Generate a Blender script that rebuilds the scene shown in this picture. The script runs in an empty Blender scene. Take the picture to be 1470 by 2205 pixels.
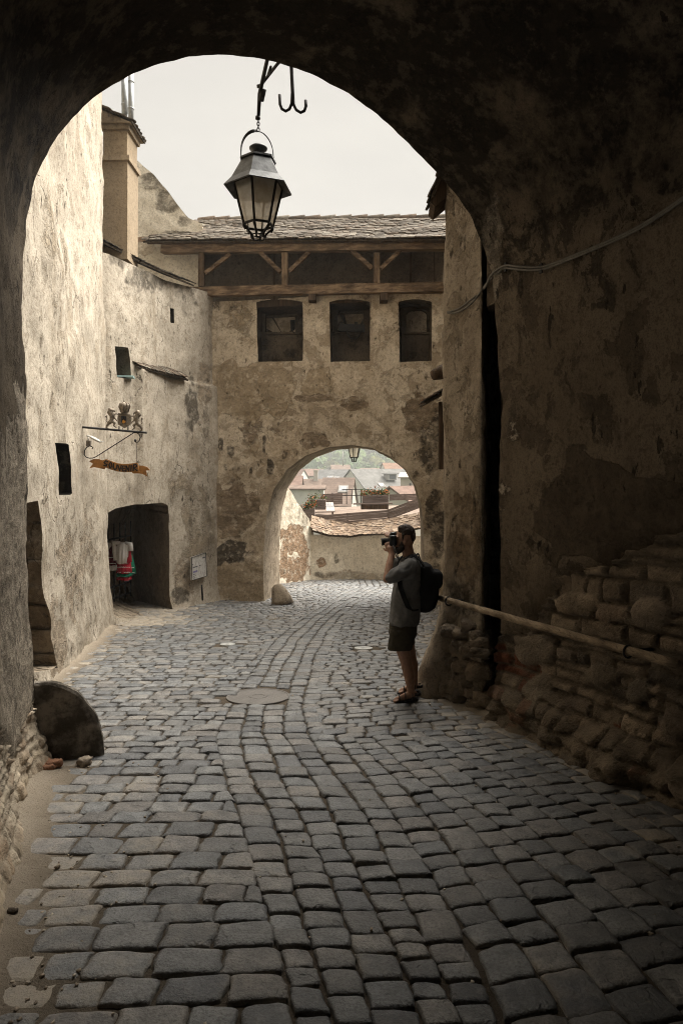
import bpy, math, random
import numpy as np
from mathutils import Vector, Matrix, noise as mn
random.seed(7); RNG = np.random.default_rng(7)
SC = bpy.context.scene
COL = SC.collection
rad = math.radians

# ------------------------------------------------------------------ camera, sky, sun, exposure
CZ, HZ, F, K = 1.78, 1010.0, 1470.0, 0.0837      # eye height, horizon row, focal (px of the 1470 px frame), street grade
cam = bpy.data.cameras.new('camera'); camo = bpy.data.objects.new('camera', cam); COL.objects.link(camo)
cam.sensor_fit = 'HORIZONTAL'; cam.sensor_width = 24; cam.lens = 24; cam.shift_y = -(1102.5-HZ)/1470
cam.clip_start = .05; cam.clip_end = 3000
camo.location = (0, 0, CZ); camo.rotation_euler = (rad(90), 0, 0)
SC.camera = camo
SC.view_settings.view_transform = 'Standard'; SC.view_settings.look = 'None'
SC.view_settings.exposure = 1.78; SC.view_settings.gamma = 1
SUN_EL, SUN_AZ = 56, 56            # azimuth from +y (ahead) towards +x (right)
W = bpy.data.worlds.new('World'); SC.world = W; W.use_nodes = True
wn, wl = W.node_tree.nodes, W.node_tree.links
bg = wn['Background']; bg.inputs['Strength'].default_value = 0.1
sky = wn.new('ShaderNodeTexSky'); sky.sky_type = 'NISHITA'; sky.sun_disc = False
sky.sun_elevation = rad(SUN_EL); sky.sun_rotation = rad(SUN_AZ); sky.dust_density = 4
hs = wn.new('ShaderNodeHueSaturation'); hs.inputs['Saturation'].default_value = .1; hs.inputs['Value'].default_value = .52
wl.new(sky.outputs[0], hs.inputs['Color'])
wtc = wn.new('ShaderNodeTexCoord'); wmp = wn.new('ShaderNodeMapping'); wmp.inputs['Scale'].default_value = (1.4, 1.4, 4)
wl.new(wtc.outputs['Generated'], wmp.inputs[0])
wno = wn.new('ShaderNodeTexNoise'); wno.inputs['Scale'].default_value = 1.6; wno.inputs['Detail'].default_value = 5
wl.new(wmp.outputs[0], wno.inputs['Vector'])
wr = wn.new('ShaderNodeValToRGB'); wr.color_ramp.elements[0].position = .32; wr.color_ramp.elements[1].position = .62
wr.color_ramp.elements[0].color = (.84, .805, .75, 1); wr.color_ramp.elements[1].color = (.995, .945, .86, 1)
wl.new(wno.outputs[0], wr.inputs[0])
wv = wn.new('ShaderNodeVectorMath'); wv.operation = 'SCALE'; wv.inputs['Scale'].default_value = 2.3
wl.new(wr.outputs[0], wv.inputs[0])
wm = wn.new('ShaderNodeMix'); wm.data_type = 'RGBA'; wm.inputs[0].default_value = .93
wl.new(hs.outputs[0], wm.inputs[6]); wl.new(wv.outputs[0], wm.inputs[7]); wl.new(wm.outputs[2], bg.inputs[0])
sl = bpy.data.lights.new('sun', 'SUN'); sl.energy = 4.5; sl.angle = rad(75); sl.color = (1, .955, .88)
so = bpy.data.objects.new('sun', sl); COL.objects.link(so)
_d = Vector((math.sin(rad(SUN_AZ))*math.cos(rad(SUN_EL)), math.cos(rad(SUN_AZ))*math.cos(rad(SUN_EL)), math.sin(rad(SUN_EL))))
so.rotation_euler = _d.to_track_quat('Z', 'Y').to_euler(); so.location = (5, 12, 20)
SC.cycles.diffuse_bounces = 6; SC.cycles.max_bounces = 10
SC.cycles.use_denoising = True; SC.cycles.denoising_prefilter = 'NONE'; SC.cycles.filter_width = 1.05; SC.cycles.pixel_filter_type = 'BLACKMAN_HARRIS'

# ------------------------------------------------------------------ coordinates
def at(px, py, Y): return Vector(((px-735)/F*Y, Y, CZ+(HZ-py)/F*Y))
def gz(x, y): return -K*y
def gp(px, py):
    Y = CZ*F/(py-HZ-K*F); return Vector(((px-735)/F*Y, Y, -K*Y))
def proj(p): return (735+p[0]/p[1]*F, HZ-(p[2]-CZ)/p[1]*F) if p[1] > .2 else (9e3, 9e3)
def inpoly(x, y, P):
    r = False; n = len(P); j = n-1
    for i in range(n):
        xi, yi = P[i]; xj, yj = P[j]
        if (yi > y) != (yj > y) and x < (xj-xi)*(y-yi)/(yj-yi)+xi: r = not r
        j = i
    return r
def interp(tab, v):
    tab = sorted(tab)
    return float(np.interp(v, [a for a, b in tab], [b for a, b in tab]))
def sstep(a, b, x):
    t = min(1, max(0, (x-a)/(b-a))); return t*t*(3-2*t)
def nz(p, s): return mn.noise(Vector((p[0]*s, p[1]*s, p[2]*s)))
def fbm(p, s, o=4):
    v = 0; a = .5
    for i in range(o):
        v += a*nz(p, s); s *= 2.1; a *= .5
    return v

# ------------------------------------------------------------------ objects
def mesh_obj(name, verts, faces, mat=None, parent=None, smooth=True, attrs=None, loc=None):
    me = bpy.data.meshes.new(name)
    V = [tuple(v) for v in verts]
    if parent is None and loc is None and V:
        a = np.array(V); loc = Vector(((a[:, 0].min()+a[:, 0].max())/2, (a[:, 1].min()+a[:, 1].max())/2, a[:, 2].min()))
    if parent is None and loc is not None:
        a = np.array(V)-np.array(loc); V = [tuple(r) for r in a.tolist()]
    me.from_pydata(V, [], faces); me.update()
    if smooth: me.polygons.foreach_set('use_smooth', [True]*len(me.polygons))
    if attrs:
        for k, arr in attrs.items():
            at_ = me.attributes.new(k, 'FLOAT_COLOR', 'POINT')
            at_.data.foreach_set('color', np.asarray(arr, dtype=np.float32).ravel())
    o = bpy.data.objects.new(name, me); COL.objects.link(o)
    if mat: me.materials.append(mat)
    if parent is not None:
        o.parent = parent
        b = parent
        off = Vector((0, 0, 0))
        while b is not None: off += b.location; b = b.parent
        o.location = -off
    elif loc is not None: o.location = loc
    return o
def tag(o, label, cat, group=None):
    o['label'] = label; o['category'] = cat
    if group: o['group'] = group
    return o
def struct(o, kind='structure'): o['kind'] = kind; return o
def thing(name, label, cat, loc, group=None):
    o = bpy.data.objects.new(name, None); COL.objects.link(o); o.location = Vector(loc); o.empty_display_size = .2
    return tag(o, label, cat, group)

class MB:
    def __init__(s): s.v = []; s.f = []
    def add(s, vs, fs):
        n = len(s.v); s.v += [Vector(q) for q in vs]; s.f += [tuple(i+n for i in f) for f in fs]; return s
    def box(s, c, size, M=None, jit=0):
        x, y, z = [k/2 for k in size]
        vs = [Vector(q) for q in [(-x,-y,-z),(x,-y,-z),(x,y,-z),(-x,y,-z),(-x,-y,z),(x,-y,z),(x,y,z),(-x,y,z)]]
        if jit: vs = [q+Vector([random.uniform(-jit, jit) for _ in range(3)]) for q in vs]
        if M: vs = [M @ q for q in vs]
        return s.add([q+Vector(c) for q in vs], [(0,3,2,1),(4,5,6,7),(0,1,5,4),(1,2,6,5),(2,3,7,6),(3,0,4,7)])
    def tube(s, pts, r, n=8, cap=True):
        pts = [Vector(p) for p in pts]; rr = r if hasattr(r, '__len__') else [r]*len(pts)
        rings = []; up = None
        for i, p in enumerate(pts):
            t = (pts[min(i+1, len(pts)-1)]-pts[max(i-1, 0)]).normalized()
            if up is None: up = Vector((0, 0, 1)) if abs(t.z) < .9 else Vector((1, 0, 0))
            a = (up-t*up.dot(t)).normalized(); b = t.cross(a); up = a
            rings.append([p+(a*math.cos(2*math.pi*k/n)+b*math.sin(2*math.pi*k/n))*rr[i] for k in range(n)])
        vs = [q for R in rings for q in R]; fs = []
        for i in range(len(rings)-1):
            for k in range(n): fs.append((i*n+k, i*n+(k+1) % n, (i+1)*n+(k+1) % n, (i+1)*n+k))
        if cap: fs += [tuple(range(n))[::-1], tuple((len(rings)-1)*n+k for k in range(n))]
        return s.add(vs, fs)
    def lathe(s, c, prof, n=24, axis=None, ph=0):
        M = axis.to_track_quat('Z', 'Y').to_matrix() if axis is not None else Matrix.Identity(3)
        vs = [Vector(c)+M @ Vector((r*math.cos(2*math.pi*k/n+ph), r*math.sin(2*math.pi*k/n+ph), z)) for r, z in prof for k in range(n)]
        fs = [(i*n+k, i*n+(k+1) % n, (i+1)*n+(k+1) % n, (i+1)*n+k) for i in range(len(prof)-1) for k in range(n)]
        fs += [tuple(range(n))[::-1], tuple((len(prof)-1)*n+k for k in range(n))]
        return s.add(vs, fs)
    def prism(s, poly, d):
        n = len(poly); P = [Vector(p) for p in poly]; d = Vector(d)
        return s.add(P+[p+d for p in P], [tuple(range(n)), tuple(range(2*n-1, n-1, -1))]+[(i, i+n, (i+1) % n+n, (i+1) % n) for i in range(n)])
    def beam(s, a, b, w, h, seg=10, jit=.006, up=(0, 0, 1)):
        a, b = Vector(a), Vector(b); t = (b-a).normalized(); u = Vector(up); u = (u-t*u.dot(t)).normalized(); r = t.cross(u)
        vs = []
        for i in range(seg+1):
            p = a.lerp(b, i/seg)+u*random.uniform(-jit, jit)
            for (x, y) in ((-1,-1),(1,-1),(1,1),(-1,1)):
                vs.append(p+r*(x*w/2+random.uniform(-jit, jit))+u*(y*h/2+random.uniform(-jit, jit)))
        fs = [(i*4+k, i*4+(k+1) % 4, i*4+4+(k+1) % 4, i*4+4+k) for i in range(seg) for k in range(4)]
        fs += [(3, 2, 1, 0), tuple(seg*4+k for k in range(4))]
        return s.add(vs, fs)
    def sphere(s, c, r, nu=12, nv=8, M=None):
        r = r if hasattr(r, '__len__') else (r, r, r)
        vs = [Vector((0, 0, -1))]+[Vector((math.cos(2*math.pi*k/nu)*math.sin(math.pi*j/nv), math.sin(2*math.pi*k/nu)*math.sin(math.pi*j/nv), -math.cos(math.pi*j/nv))) for j in range(1, nv) for k in range(nu)]+[Vector((0, 0, 1))]
        vs = [Vector((q.x*r[0], q.y*r[1], q.z*r[2])) for q in vs]
        if M: vs = [M @ q for q in vs]
        fs = [(0, 1+(k+1) % nu, 1+k) for k in range(nu)]
        for j in range(nv-2):
            for k in range(nu): fs.append((1+j*nu+k, 1+j*nu+(k+1) % nu, 1+(j+1)*nu+(k+1) % nu, 1+(j+1)*nu+k))
        L = len(vs)-1; fs += [(L, 1+(nv-2)*nu+k, 1+(nv-2)*nu+(k+1) % nu) for k in range(nu)]
        return s.add([q+Vector(c) for q in vs], fs)
    def caps(s, pts, rs, n=14):
        for i in range(len(pts)-1):
            a, b = Vector(pts[i]), Vector(pts[i+1])
            s.tube([a, b], [rs[i], rs[i+1]], n)
        for p, r in zip(pts, rs): s.sphere(p, r, n, 8)
        return s
    def loft(s, rings):
        n = len(rings[0]); vs = [q for R in rings for q in R]
        fs = [(i*n+k, i*n+(k+1) % n, (i+1)*n+(k+1) % n, (i+1)*n+k) for i in range(len(rings)-1) for k in range(n)]
        fs += [tuple(range(n))[::-1], tuple((len(rings)-1)*n+k for k in range(n))]
        return s.add(vs, fs)
    def stone(s, c, size, M, seed, rnd=.5, n=4, rough=.12):
        vs = []; fs = []; idx = {}
        def vid(p):
            k = (round(p.x, 4), round(p.y, 4), round(p.z, 4))
            if k not in idx: idx[k] = len(vs); vs.append(p)
            return idx[k]
        for ax in range(3):
            for sg in (-1, 1):
                for i in range(n):
                    for j in range(n):
                        q = []
                        for (a, b) in ((i, j), (i+1, j), (i+1, j+1), (i, j+1)):
                            p = [0, 0, 0]; p[ax] = sg; p[(ax+1) % 3] = -1+2*a/n; p[(ax+2) % 3] = -1+2*b/n
                            q.append(vid(Vector(p)))
                        fs.append(tuple(q if sg > 0 else q[::-1]))
        out = []
        for p in vs:
            sp = p.normalized()*1.18
            q = p.lerp(sp, rnd)
            o = Vector((seed*7.3, seed*1.7, seed*3.1))
            q = q*(1+rough*2.2*mn.noise(q*1.1+o)+rough*mn.noise(q*2.9+o))
            out.append(Vector(c)+M @ Vector((q.x*size[0]/2, q.y*size[1]/2, q.z*size[2]/2)))
        return s.add(out, fs)
    def build(s, name, mat, parent=None, smooth=True, loc=None, attrs=None):
        return mesh_obj(name, s.v, s.f, mat, parent, smooth, attrs, loc)

def remeshed(mb, name, mat, parent, voxel=.012, smooth=4, fn=None):
    me = bpy.data.meshes.new('tmp'); me.from_pydata([tuple(v) for v in mb.v], [], mb.f)
    o = bpy.data.objects.new('tmp', me); COL.objects.link(o)
    m = o.modifiers.new('r', 'REMESH'); m.mode = 'VOXEL'; m.voxel_size = voxel
    if smooth:
        m2 = o.modifiers.new('s', 'SMOOTH'); m2.iterations = smooth; m2.factor = .5
    dg = bpy.context.evaluated_depsgraph_get(); ev = o.evaluated_get(dg); m3 = ev.to_mesh()
    vs = [v.co.copy() for v in m3.vertices]; ns = [v.normal.copy() for v in m3.vertices]; fs = [tuple(p.vertices) for p in m3.polygons]
    ev.to_mesh_clear(); bpy.data.objects.remove(o); bpy.data.meshes.remove(me)
    if fn: vs = [fn(v, n) for v, n in zip(vs, ns)]
    return mesh_obj(name, vs, fs, mat, parent)

# ------------------------------------------------------------------ materials
class NT:
    def __init__(s, name):
        s.m = bpy.data.materials.new(name); s.m.use_nodes = True
        s.nt = s.m.node_tree; s.N = s.nt.nodes; s.L = s.nt.links; s.b = s.N['Principled BSDF']
        s.b.inputs['Specular IOR Level'].default_value = .25
        s.co = s.N.new('ShaderNodeTexCoord').outputs['Object']
    def set(s, sock, v):
        if isinstance(v, bpy.types.NodeSocket): s.L.new(v, sock)
        elif hasattr(v, '__len__'): sock.default_value = tuple(v)+((1,) if len(v) == 3 and len(sock.default_value) == 4 else ())
        else: sock.default_value = v
    def map(s, scale, rot=(0, 0, 0), co=None):
        n = s.N.new('ShaderNodeMapping'); n.inputs['Scale'].default_value = scale; n.inputs['Rotation'].default_value = rot
        s.L.new(co or s.co, n.inputs[0]); return n.outputs[0]
    def noise(s, sc, det=6, ro=.6, co=None, dist=0):
        n = s.N.new('ShaderNodeTexNoise'); n.inputs['Scale'].default_value = sc; n.inputs['Detail'].default_value = det
        n.inputs['Roughness'].default_value = ro; n.inputs['Distortion'].default_value = dist
        s.L.new(co or s.co, n.inputs['Vector']); return n.outputs[0]
    def noisec(s, sc, co=None):
        n = s.N.new('ShaderNodeTexNoise'); n.inputs['Scale'].default_value = sc; s.L.new(co or s.co, n.inputs['Vector']); return n.outputs[1]
    def vor(s, sc, co=None, feat='DISTANCE_TO_EDGE'):
        n = s.N.new('ShaderNodeTexVoronoi'); n.feature = feat; n.inputs['Scale'].default_value = sc; s.L.new(co or s.co, n.inputs['Vector'])
        return n.outputs['Distance']
    def ramp(s, v, a, b, c=0, d=1):
        n = s.N.new('ShaderNodeMapRange'); n.interpolation_type = 'SMOOTHSTEP'
        for k, q in zip(('From Min', 'From Max', 'To Min', 'To Max'), (a, b, c, d)): n.inputs[k].default_value = q
        s.set(n.inputs['Value'], v); return n.outputs[0]
    def ma(s, op, a, b=0.):
        n = s.N.new('ShaderNodeMath'); n.operation = op; s.set(n.inputs[0], a); s.set(n.inputs[1], b); return n.outputs[0]
    def mix(s, f, a, b, mode='MIX'):
        n = s.N.new('ShaderNodeMix'); n.data_type = 'RGBA'; n.blend_type = mode
        s.set(n.inputs[0], f); s.set(n.inputs[6], a); s.set(n.inputs[7], b); return n.outputs[2]
    def vadd(s, a, b, sc):
        n = s.N.new('ShaderNodeVectorMath'); n.operation = 'SCALE'; s.L.new(b, n.inputs[0]); n.inputs['Scale'].default_value = sc
        m = s.N.new('ShaderNodeVectorMath'); m.operation = 'ADD'; s.L.new(a, m.inputs[0]); s.L.new(n.outputs[0], m.inputs[1]); return m.outputs[0]
    def attr(s, name):
        n = s.N.new('ShaderNodeAttribute'); n.attribute_name = name; return n.outputs['Color']
    def rgb(s, c):
        n = s.N.new('ShaderNodeSeparateColor'); s.L.new(c, n.inputs[0]); return n.outputs
    def bump(s, h, dist=.02, st=1):
        n = s.N.new('ShaderNodeBump'); n.inputs['Distance'].default_value = dist; n.inputs['Strength'].default_value = st
        s.L.new(h, n.inputs['Height']); s.L.new(n.outputs[0], s.b.inputs['Normal'])
    def out(s, col, rough=.9, spec=None, metal=None):
        s.set(s.b.inputs['Base Color'], col); s.set(s.b.inputs['Roughness'], rough)
        if spec is not None: s.b.inputs['Specular IOR Level'].default_value = spec
        if metal is not None: s.b.inputs['Metallic'].default_value = metal
        return s.m

def plaster(name, c1, c2, c3, cdark, cmas, streak=.5, flake=.6, crack=1., pits=1., bump=.05, flt=.55, mflake=None, vert=.28, cw=.007):
    t = NT(name); A = t.rgb(t.attr('mask'))
    nb = t.noise(.7, 5, .6); nm = t.noise(2.3, 9, .66, dist=.3); nf = t.noise(17, 8, .7); ng = t.noise(80, 3, .6)
    st = t.noise(3.2, 7, .62, t.map((1, 1, vert*.5)))
    wig = t.ma('ADD', t.ma('MULTIPLY', t.ma('SUBTRACT', nf, .5), .55), t.ma('MULTIPLY', t.ma('SUBTRACT', nm, .5), .9))
    c = t.mix(t.ramp(nb, .36, .64), c1, c2)
    c = t.mix(t.ma('MULTIPLY', t.ramp(st, .5, .72), streak), c, c3)
    fl = t.ramp(t.ma('ADD', nm, t.ma('MULTIPLY', t.ma('SUBTRACT', nf, .5), .22)), flt, flt+.025)
    c = t.mix(t.ma('MULTIPLY', fl, flake), c, mflake or c3)
    rR = t.ramp(t.ma('ADD', A[0], t.ma('MULTIPLY', wig, .55)), .46, .52)
    rG = t.ramp(t.ma('ADD', A[1], wig), .38, .68)
    rB = t.ramp(t.ma('ADD', A[2], wig), .46, .53)
    ms = t.noise(6, 9, .72, t.map((1, 1, 1.7)))
    mas = t.mix(t.ramp(ms, .36, .62), [k*.55 for k in cmas], cmas)
    c = t.mix(t.ma('MULTIPLY', rR, .85), c, t.mix(t.ramp(nf, .3, .7), [k*.85 for k in c3], [k*1.08 for k in c3]))
    c = t.mix(rB, c, mas)
    c = t.mix(t.ma('MULTIPLY', rG, .9), c, cdark)
    # hairline cracks, mostly upright, only here and there
    cc = t.vadd(t.map((1, 1, .42)), t.noisec(2.2), .35)
    vd = t.vor(1.6, t.vadd(cc, t.noisec(9), .10)); cm = t.ramp(t.noise(1.1, 3, .5), .5, .6)
    cr = t.ma('MULTIPLY', t.ma('MULTIPLY', t.ramp(vd, .001, cw, 1, 0), cm), crack)
    pn = t.noise(9, 5, .62, t.map((1, 1, .45)))
    pt = t.ma('MULTIPLY', t.ma('MULTIPLY', t.ramp(pn, .325, .36, 1, 0), t.ramp(nb, .36, .5)), pits)
    dk = t.ma('MAXIMUM', cr, pt)
    c = t.mix(t.ma('MULTIPLY', dk, .85), c, [k*.22 for k in c3])
    c = t.mix(t.ramp(ng, .45, .72, 0, .45), c, [k*.45 for k in c3])
    c = t.mix(t.ramp(nf, .34, .52, .55, 0), c, [k*.5 for k in c3])
    nx_ = t.noise(5.5, 8, .7); c = t.mix(t.ramp(nx_, .52, .62, 0, .35), c, [min(1, k*1.18) for k in c1]); c = t.mix(t.ramp(nx_, .36, .44, .4, 0), c, [k*.72 for k in c3])
    h = t.ma('ADD', t.ma('MULTIPLY', nm, .5), t.ma('MULTIPLY', nf, .3))
    h = t.ma('ADD', h, t.ma('MULTIPLY', ng, .09))
    h = t.ma('SUBTRACT', h, t.ma('MULTIPLY', fl, .28*flake))
    h = t.ma('SUBTRACT', h, t.ma('MULTIPLY', dk, .22))
    h = t.ma('SUBTRACT', h, t.ma('MULTIPLY', rB, t.ma('SUBTRACT', .75, t.ma('MULTIPLY', ms, 1.1))))
    h = t.ma('ADD', h, t.ma('MULTIPLY', rR, .30))
    t.bump(h, bump, 1)
    return t.out(c, .95, .12)

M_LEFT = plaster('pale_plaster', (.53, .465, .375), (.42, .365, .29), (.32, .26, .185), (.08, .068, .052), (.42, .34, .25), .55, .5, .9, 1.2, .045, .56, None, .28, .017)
M_FAR = plaster('tan_plaster', (.70, .60, .465), (.53, .43, .31), (.38, .295, .195), (.04, .034, .027), (.37, .28, .19), .45, .6, .4, 1, .07, .525, (.31, .235, .155), .28, .012)
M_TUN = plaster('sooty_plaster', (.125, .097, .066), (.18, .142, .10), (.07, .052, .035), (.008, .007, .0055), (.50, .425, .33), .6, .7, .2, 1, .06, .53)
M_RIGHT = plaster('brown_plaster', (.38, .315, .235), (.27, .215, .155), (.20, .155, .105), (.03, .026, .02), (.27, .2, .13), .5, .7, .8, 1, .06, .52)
M_CHIM = plaster('ochre_plaster', (.34, .265, .18), (.30, .23, .15), (.26, .2, .135), (.06, .05, .04), (.3, .2, .12), .3, .3, .2, .3, .02, .6)
M_REVEAL_SHADE = plaster('recess_shade_plaster', (.17, .135, .095), (.125, .098, .07), (.09, .07, .05), (.016, .014, .012), (.16, .12, .08), .5, .5, .4, .6, .05, .55)  # darker plaster for recess insides, their shade put into the colour
M_GARDEN = plaster('cream_plaster', (.72, .65, .53), (.64, .57, .45), (.46, .38, .28), (.11, .095, .07), (.34, .22, .135), .4, .3, .4, .6, .05, .6)

def stone_mat(name, cols, dust=(.3, .25, .19), bump=.02):
    t = NT(name); ti = t.attr('tint'); n1 = t.noise(6, 8, .65); n2 = t.noise(40, 5, .65); n3 = t.noise(2.2, 4)
    c = t.mix(1, ti, t.mix(t.ramp(n1, .3, .7), (.62, .6, .58), (1.15, 1.12, 1.08)), 'MULTIPLY')
    c = t.mix(t.ramp(n3, .5, .66, 0, .55), c, dust)
    c = t.mix(t.ramp(n2, .3, .45, .5, 0), c, (.03, .026, .02))
    t.bump(t.ma('ADD', t.ma('MULTIPLY', n1, .7), t.ma('MULTIPLY', n2, .3)), bump, 1)
    return t.out(c, .9, .2)
M_RUBBLE = stone_mat('rubble_stone', None, (.15, .118, .084), .07)
M_PALESTONE = stone_mat('pale_rubble', None, (.5, .43, .33), .04)

def cobble_mat():
    t = NT('basalt_setts'); ti = t.attr('tint'); A = t.rgb(t.attr('dust'))
    n1 = t.noise(11, 7, .62); n2 = t.noise(75, 5, .7); n3 = t.noise(1.3, 5, .6); n4 = t.noise(28, 5, .6, t.map((1, .35, 1), (0, 0, .5)))
    c = t.mix(1, ti, t.mix(t.ramp(n1, .3, .7), (.66, .66, .67), (1.28, 1.26, 1.22)), 'MULTIPLY')
    c = t.mix(t.ramp(n2, .36, .56, .55, 0), c, (.06, .057, .054)); c = t.mix(t.ramp(n2, .6, .7, 0, .35), c, (.36, .345, .32))
    c = t.mix(t.ramp(n4, .58, .7, 0, .22), c, (.30, .29, .275))
    d = t.ma('ADD', A[0], t.ma('MULTIPLY', t.ma('SUBTRACT', n3, .5), 1.1))
    d = t.ma('ADD', d, t.ma('MULTIPLY', t.ma('SUBTRACT', n1, .5), .7))
    c = t.mix(t.ma('MULTIPLY', t.ramp(t.ma('ADD', A[1], t.ma('MULTIPLY', t.ma('SUBTRACT', n1, .5), .8)), .35, 1.0), .5), c, (.05, .044, .037))
    d = t.ramp(d, .25, .95)
    c = t.mix(t.ma('MULTIPLY', d, .92), c, t.mix(n2, (.30, .255, .195), (.40, .345, .27)))
    n7 = t.noise(7, 3, .5); chip = t.ma('MULTIPLY', t.ramp(n7, .62, .66), .22); c = t.mix(t.ma('MULTIPLY', chip, .5), c, (.09, .088, .085))
    t.bump(t.ma('SUBTRACT', t.ma('ADD', t.ma('ADD', t.ma('MULTIPLY', n1, .8), t.ma('MULTIPLY', n4, .35)), t.ma('MULTIPLY', n2, .35)), chip), .022, 1)
    ro = t.ma('ADD', t.ramp(n1, .3, .7, .30, .52), t.ma('MULTIPLY', d, .45))
    return t.out(c, ro, .5)
M_COB = cobble_mat()
def sand_mat():
    t = NT('sandy_dirt'); n1 = t.noise(3, 8, .65); n2 = t.noise(60, 6, .75); n3 = t.noise(220, 3, .6)
    A = t.rgb(t.attr('dust'))
    c = t.mix(t.ramp(n1, .35, .65), (.20, .155, .11), (.30, .245, .18))
    c = t.mix(t.ramp(A[0], .2, .9), t.mix(.72, c, (.045, .037, .029)), t.mix(t.ramp(n1, .35, .65), (.40, .335, .255), (.47, .40, .31)))
    c = t.mix(t.ramp(n2, .3, .46, .6, 0), c, (.08, .06, .045))
    c = t.mix(t.ramp(n3, .62, .75, 0, .4), c, (.5, .44, .36))
    n5 = t.noise(11, 6, .7); c = t.mix(t.ramp(n5, .3, .45, .35, 0), c, (.16, .125, .09)); t.bump(t.ma('ADD', t.ma('ADD', n2, t.ma('MULTIPLY', n5, 1.2)), t.ma('MULTIPLY', n3, .4)), .018, 1)
    return t.out(c, .95, .1)
M_SAND = sand_mat()
def wood(name, c1, c2, ax=0, sc=1., dark=.5):
    t = NT(name); s = [14*sc]*3; s[ax] = .9*sc
    n = t.noise(1, 8, .65, t.map(tuple(s))); n2 = t.noise(1.6, 5, .6); s2 = [60*sc]*3; s2[ax] = 2*sc; n3 = t.noise(1, 4, .6, t.map(tuple(s2)))
    c = t.mix(t.ramp(n, .35, .66), c1, c2); c = t.mix(t.ramp(n2, .42, .62, 0, dark), c, (.035, .024, .015))
    c = t.mix(t.ramp(n3, .3, .45, .55, 0), c, (.03, .02, .013))
    t.bump(t.ma('ADD', n, n3), .012, 1); return t.out(c, .85, .15)
WC = ((.10, .063, .038), (.29, .20, .122))
M_WX = wood('old_oak_lengthwise', *WC, 0); M_WZ = wood('old_oak_upright', *WC, 2); M_WD = wood('dark_oak', (.05, .034, .022), (.12, .08, .05), 2)
M_POLE = wood('bare_pole_wood', (.20, .15, .10), (.40, .31, .21), 1, 1.2, .35)
M_DECK = wood('grey_brown_slats', (.15, .115, .10), (.22, .175, .155), 0, 1, .2)
def tiles(name, dust=.5):
    t = NT(name); ti = t.attr('tint'); n1 = t.noise(9, 7, .65); n2 = t.noise(50, 4, .6)
    c = t.mix(1, ti, t.mix(t.ramp(n1, .3, .7), (.6, .6, .6), (1.25, 1.22, 1.18)), 'MULTIPLY')
    c = t.mix(t.ramp(n2, .54, .7, 0, dust), c, (.24, .215, .175)); c = t.mix(t.ramp(n1, .30, .42, .6, 0), c, (.045, .038, .028))
    t.bump(n2, .008, 1); return t.out(c, .9, .15)
M_TILE = tiles('weathered_clay_tile')
def simple(name, c, rough=.6, metal=0, spec=.3, var=.25, sc=8, bump=0):
    t = NT(name); n = t.noise(sc, 6, .65)
    m = t.out(t.mix(t.ramp(n, .3, .7), [k*(1-var) for k in c], [min(1, k*(1+var)) for k in c]), rough, spec, metal)
    if bump: t.bump(n, bump, 1)
    return m
M_IRON = simple('wrought_iron', (.022, .02, .018), .6, .3, .3, .4, 20, .003)
M_BRONZE = simple('aged_metal_relief', (.20, .165, .125), .55, .55, .4, .45, 30, .003)
M_ZINC = simple('zinc_pipe', (.30, .31, .31), .45, .7, .4, .2, 12)
M_LROOF = simple('lantern_sheet_metal', (.055, .056, .056), .5, .5, .4, .5, 14, .004)
M_DARK = simple('dark_void', (.012, .011, .01), 1, 0, 0)
M_CABLE = simple('grey_cable', (.15, .135, .11), .7, 0, .3, .2, 12)
M_WHITE = simple('off_white_enamel', (.55, .53, .49), .5)
M_BANNER = simple('ochre_painted_wood', (.30, .135, .035), .6, 0, .3, .3, 12)
M_INK = simple('black_paint', (.02, .016, .012), .6)
M_NAVY = simple('dark_blue_paint', (.02, .028, .05), .5); M_FLAME = simple('orange_gold_paint', (.42, .19, .03), .5)
M_CAST = None
def cast():
    t = NT('rusty_cast_iron'); v = t.N.new('ShaderNodeTexChecker'); v.inputs['Scale'].default_value = 34; t.L.new(t.co, v.inputs[0])
    n = t.noise(6, 6, .6); c = t.mix(t.ramp(n, .3, .7), (.125, .115, .104), (.17, .158, .143)); c = t.mix(t.ma('MULTIPLY', v.outputs[1], .3), c, (.09, .075, .065))
    t.bump(v.outputs[1], .003, 1); return t.out(c, .6, .4)
M_CAST = cast()
M_COVER = simple('worn_steel_lid', (.42, .42, .40), .5, .2, .4, .2)
def glassmat():
    t = NT('frosted_lamp_glass'); n = t.noise(9, 6, .7); c = t.mix(t.ramp(n, .35, .65), (.74, .68, .60), (.92, .90, .85))
    tl = t.N.new('ShaderNodeBsdfTranslucent'); tr = t.N.new('ShaderNodeBsdfTransparent'); gl = t.N.new('ShaderNodeBsdfGlossy'); gl.inputs['Roughness'].default_value = .25
    t.L.new(c, tl.inputs[0]); tr.inputs[0].default_value = (.92, .9, .86, 1)
    m1 = t.N.new('ShaderNodeMixShader'); m1.inputs[0].default_value = .62; t.L.new(tl.outputs[0], m1.inputs[1]); t.L.new(tr.outputs[0], m1.inputs[2])
    m2 = t.N.new('ShaderNodeMixShader'); m2.inputs[0].default_value = .08; t.L.new(m1.outputs[0], m2.inputs[1]); t.L.new(gl.outputs[0], m2.inputs[2])
    t.N.remove(t.b); t.L.new(m2.outputs[0], t.N['Material Output'].inputs[0]); return t.m
M_GLASS = glassmat()
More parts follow.
